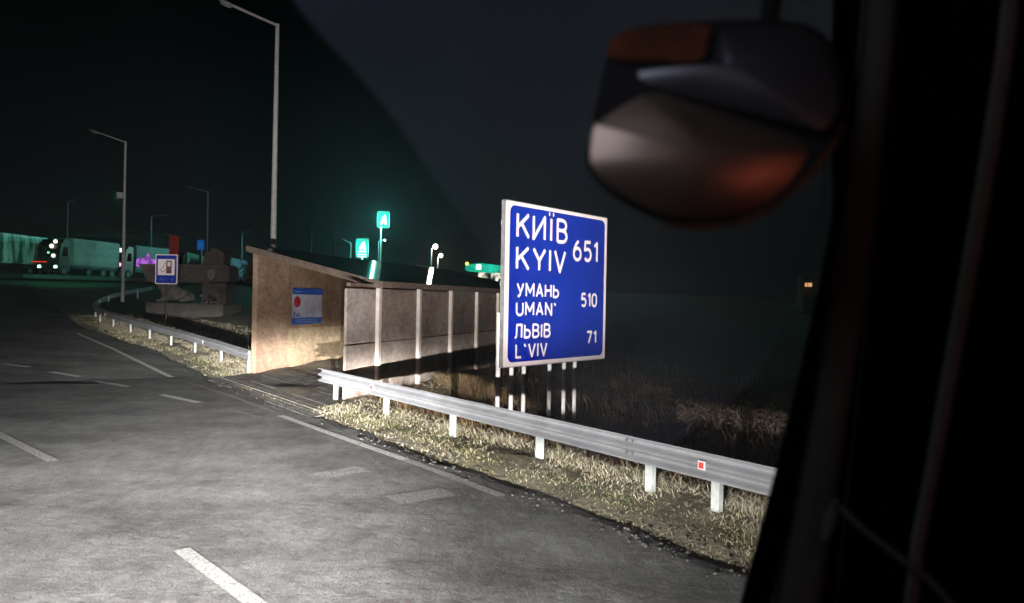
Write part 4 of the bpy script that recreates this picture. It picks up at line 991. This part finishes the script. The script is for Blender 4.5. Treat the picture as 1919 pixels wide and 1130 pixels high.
poly = arc+[(1230, 850), (1330, 780), (1420, 700), (1490, 560), (1530, 380), (1550, 200), (1560, -60), (540, -60)]
MB().prism([on_screen(u, v, .91) for u, v in poly], (DX*-.010, DY*-.010, 0)).build('dust_film', m_film, co)

# hanging mirror
mi = None
YM = 1.05
oc = [(1152, 62), (1200, 48), (1262, 42), (1330, 38), (1420, 36), (1500, 40), (1545, 60), (1575, 110), (1590, 180), (1582, 240), (1552, 290), (1512, 336), (1462, 380), (1400, 412), (1345, 426), (1290, 428), (1235, 416), (1178, 390), (1130, 358), (1100, 322), (1096, 296), (1108, 230), (1122, 160), (1136, 100)]
def smooth_loop(p, it=3):
    for _ in range(it):
        q = []
        for (a, b), (c, d_) in zip(p, p[1:]+p[:1]): q += [(a*.75+c*.25, b*.75+d_*.25), (a*.25+c*.75, b*.25+d_*.75)]
        p = q
    return p
oc = smooth_loop(oc)
cx_, cy_ = 1340, 225
def shell(f, Y): return [W(cx_+(u-cx_)*f, cy_+(v-cy_)*f, Y) for u, v in oc]
rings = [shell(.97, YM-.012), shell(1.0, YM), shell(1.0, YM+.03), shell(.86, YM+.07), shell(.5, YM+.095), shell(.1, YM+.10)]
M_mh = mat('mirror_housing', (.030, .029, .031), (.022, .021, .023), .9, 8, spec=.1)
mi = MB().loft(rings, True, True).build('mirror', M_mh, co, smooth=True); sub(mi, co)
def mirror_mat(name, rough, col):
    m, n, l, p = newmat(name); p.inputs['Metallic'].default_value = .88; p.inputs['Roughness'].default_value = rough; p.inputs['Base Color'].default_value = (*col, 1)
    tc = n.new('ShaderNodeTexCoord'); nz = n.new('ShaderNodeTexNoise'); nz.inputs['Scale'].default_value = 7; b = n.new('ShaderNodeBump'); b.inputs['Strength'].default_value = .12; b.inputs['Distance'].default_value = .02
    l.new(tc.outputs['Object'], nz.inputs['Vector']); l.new(nz.outputs[0], b.inputs['Height']); l.new(b.outputs[0], p.inputs['Normal']); return m
def convex(outline, cen, Y, bulge, name, m, tiltx=0.0, tiltz=0.0):
    rings = []; cw = W(*cen, Y); outline = smooth_loop(outline, 2)
    for f in (1.0, .93, .85, .75, .65, .53, .42, .3, .2, .1, .02):
        ring = []
        for u, v in outline:
            pp = W(cen[0]+(u-cen[0])*f, cen[1]+(v-cen[1])*f, Y); dl = pp-cw
            pp.y = Y-bulge*(1-f*f)+dl.x*tiltx+dl.z*tiltz; ring.append(pp)
        rings.append(ring)
    o = MB().loft(rings, True, True).build(name, m, mi, smooth=True); return o
low = [(1112, 236), (1120, 232), (1170, 196), (1222, 170), (1300, 194), (1400, 226), (1480, 248), (1538, 268), (1516, 312), (1470, 358), (1410, 392), (1350, 408), (1290, 412), (1236, 402), (1180, 376), (1136, 346), (1110, 318), (1104, 296)]
convex(low, (1310, 300), YM-.016, .030, 'mirror_glass', mirror_mat('silvered_glass', .40, (.45, .33, .28)), 0.05, .02)
upp = [(1340, 120), (1345, 90), (1350, 70), (1352, 60), (1360, 52), (1420, 48), (1490, 54), (1530, 80), (1556, 140), (1566, 200), (1540, 254), (1480, 236), (1400, 214), (1300, 184), (1224, 162), (1180, 130), (1240, 122)]
convex(upp, (1360, 130), YM-.016, .022, 'upper_mirror_glass', mirror_mat('upper_silvered_glass', .42, (.22, .22, .26)), -.05, .12)
M_orange_glow = mat('painted_orange_light', (.17, .055, .026), (.05, .022, .015), .8, 14, spec=.1)  # orange reflected light put into a surface colour
MB().prism([W(u, v, YM-.020) for u, v in smooth_loop([(1132, 112), (1142, 78), (1164, 58), (1205, 50), (1262, 45), (1335, 44), (1325, 75), (1322, 112), (1280, 117), (1225, 112)], 2)], (0, .003, 0)).build('orange_reflection', M_orange_glow, mi)  # flat orange piece standing in for a reflection on the mirror
rimp = [W(u, v, YM-.012) for u, v in oc]; MB().tube([W(u, v, YM-.014) for u, v in oc if v > 232 and u > 1240], .0035, 6).build('rim', M_orange_glow, mi)  # rim coloured orange for the light along its edge
MB().tube([W(1440, 50, YM+.05), W(1450, -40, YM+.05), W(1470, -160, YM+.04)], .014, 10).build('mirror_arm', M_trim, mi)
# added cab lights: one for the dust film, two for the mirror
def plight(name, loc, e, col, size=.05, parent=co):
    li = bpy.data.lights.new(name, 'POINT'); li.energy = e; li.color = col; li.shadow_soft_size = size
    o = bpy.data.objects.new(name, li); C.objects.link(o); o.parent = parent; o.location = PINV[parent.name] @ Vector(loc); return o
X, Y = SR(.50, .05); plight('film_fill_light', (X, Y, 2.98), 6, (.80, .86, 1.0), .3)  # added overhead to make the dust film glow, fading to the right
X, Y = SR(-1.15, -.6); plight('mirror_fill_light', (X, Y, 2.6), 4.5, (1, .82, .72), .45)  # added behind the seat to brighten what the mirror reflects
X, Y = SR(-.9, 1.2); plight('mirror_tint_light', (X, Y, 2.2), 1.9, (1, .24, .12), .2)  # added to bring orange into the mirror

# headlamp beams: a low-beam pattern with a soft cut-off and added sign-brightening peaks, driven by the direction in the lamp's own frame
def headlamp(s, r, e):
    li = bpy.data.lights.new('headlight_beam', 'SPOT'); li.energy = e; li.color = (1.0, .965, .93); li.spot_size = math.radians(178); li.spot_blend = .3; li.shadow_soft_size = .035
    o = bpy.data.objects.new('headlight_beam', li); C.objects.link(o)
    X, Y = SR(s, r); o.parent = co
    f = Vector((DX, DY, 0)); rt = Vector((DY, -DX, 0))
    Mw = Matrix(((rt.x, 0, -f.x, X), (rt.y, 0, -f.y, Y), (0, 1, 0, .63), (0, 0, 0, 1)))
    o.matrix_local = PINV[co.name] @ Mw
    li.use_nodes = True; n = li.node_tree.nodes; l = li.node_tree.links; em = n['Emission']
    tc = n.new('ShaderNodeTexCoord'); sx = n.new('ShaderNodeSeparateXYZ'); l.new(tc.outputs['Normal'], sx.inputs[0])
    def mth(op, a, b=None):
        q = n.new('ShaderNodeMath'); q.operation = op
        for i, vv in enumerate((a, b)):
            if vv is None: continue
            if isinstance(vv, (int, float)): q.inputs[i].default_value = vv
            else: l.new(vv, q.inputs[i])
        return q.outputs[0]
    el = mth('MULTIPLY', mth('ARCSINE', sx.outputs[1]), 57.2958)
    az = mth('MULTIPLY', mth('ARCTAN2', sx.outputs[0], mth('MULTIPLY', sx.outputs[2], -1)), 57.2958)
    def curve(src, lo, hi, pts, mx):
        t = mth('DIVIDE', mth('SUBTRACT', src, lo), hi-lo)
        q = n.new('ShaderNodeFloatCurve'); c = q.mapping.curves[0]
        while len(c.points) < len(pts): c.points.new(.5, .5)
        for k, (a, b) in enumerate(pts): c.points[k].location = ((a-lo)/(hi-lo), b/mx); c.points[k].handle_type = 'VECTOR'
        q.mapping.update(); l.new(t, q.inputs['Value']); return mth('MULTIPLY', q.outputs[0], mx)
    lo = mth('MULTIPLY', curve(el, -30, 30, LOW_EL, 5000), mth('MULTIPLY', curve(az, -100, 100, LOW_AZ, 1.2), 1.15))
    hi = mth('MULTIPLY', curve(el, -30, 30, HIGH_EL, 2000), curve(az, -100, 100, HIGH_AZ, 1.2))
    ht = mth('MULTIPLY', curve(el, -30, 30, HOT_EL, 5000), mth('MULTIPLY', curve(az, -100, 100, HOT_AZ, 1.2), 1.35))
    l.new(mth('ADD', mth('ADD', lo, hi), ht), em.inputs['Strength'])
    return o
LOW_EL = [(-30, 14), (-20, 55), (-14, 150), (-9, 450), (-5, 1500), (-3.4, 2400), (-2.4, 1650), (-1.5, 800), (-.6, 750), (.4, 600), (1.4, 200), (2.6, 0), (30, 0)]
LOW_AZ = [(-100, .0), (-60, .10), (-30, .26), (-10, .45), (5, .70), (15, 1), (24, .95), (30, .60), (37, .34), (52, .155), (65, .06), (100, 0)]
HOT_EL = [(-30, 0), (-5, 0), (-2.5, 1500), (-1.0, 3300), (.2, 2300), (1.0, 900), (1.8, 250), (2.8, 0), (30, 0)]
HOT_AZ = [(-100, 0), (2, .1), (12, .7), (18, 1.0), (24, 1.0), (29, .5), (34, .12), (40, 0), (100, 0)]
HIGH_EL = [(-30, 0), (-1, 60), (1, 250), (3, 700), (5, 950), (9, 1000), (15, 1150), (22, 800), (30, 300)]
HIGH_AZ = [(-100, .0), (-50, .08), (-10, .28), (5, .55), (10.5, 1.15), (14, .7), (18, .48), (22, .62), (26, .62), (30, .45), (34, .35), (36.5, .6), (39, 1.1), (46, 1.1), (58, .4), (75, .1), (100, 0)]  # peaks added towards the road signs in place of their retroreflection
for s, r in LAMPS: headlamp(s, r, 20.0)

# ------------------------------------------------------------------ damp night air
m_h, n, l, p = newmat('night_haze'); n.remove(p)
pv = n.new('ShaderNodeVolumePrincipled'); pv.inputs['Color'].default_value = (.9, .95, 1, 1); pv.inputs['Density'].default_value = .0005; pv.inputs['Anisotropy'].default_value = .3
l.new(pv.outputs[0], n['Material Output'].inputs['Volume'])
tag(MB().box((0, 400, 20), (3200, 2400, 47)).build('haze', m_h), kind='stuff')
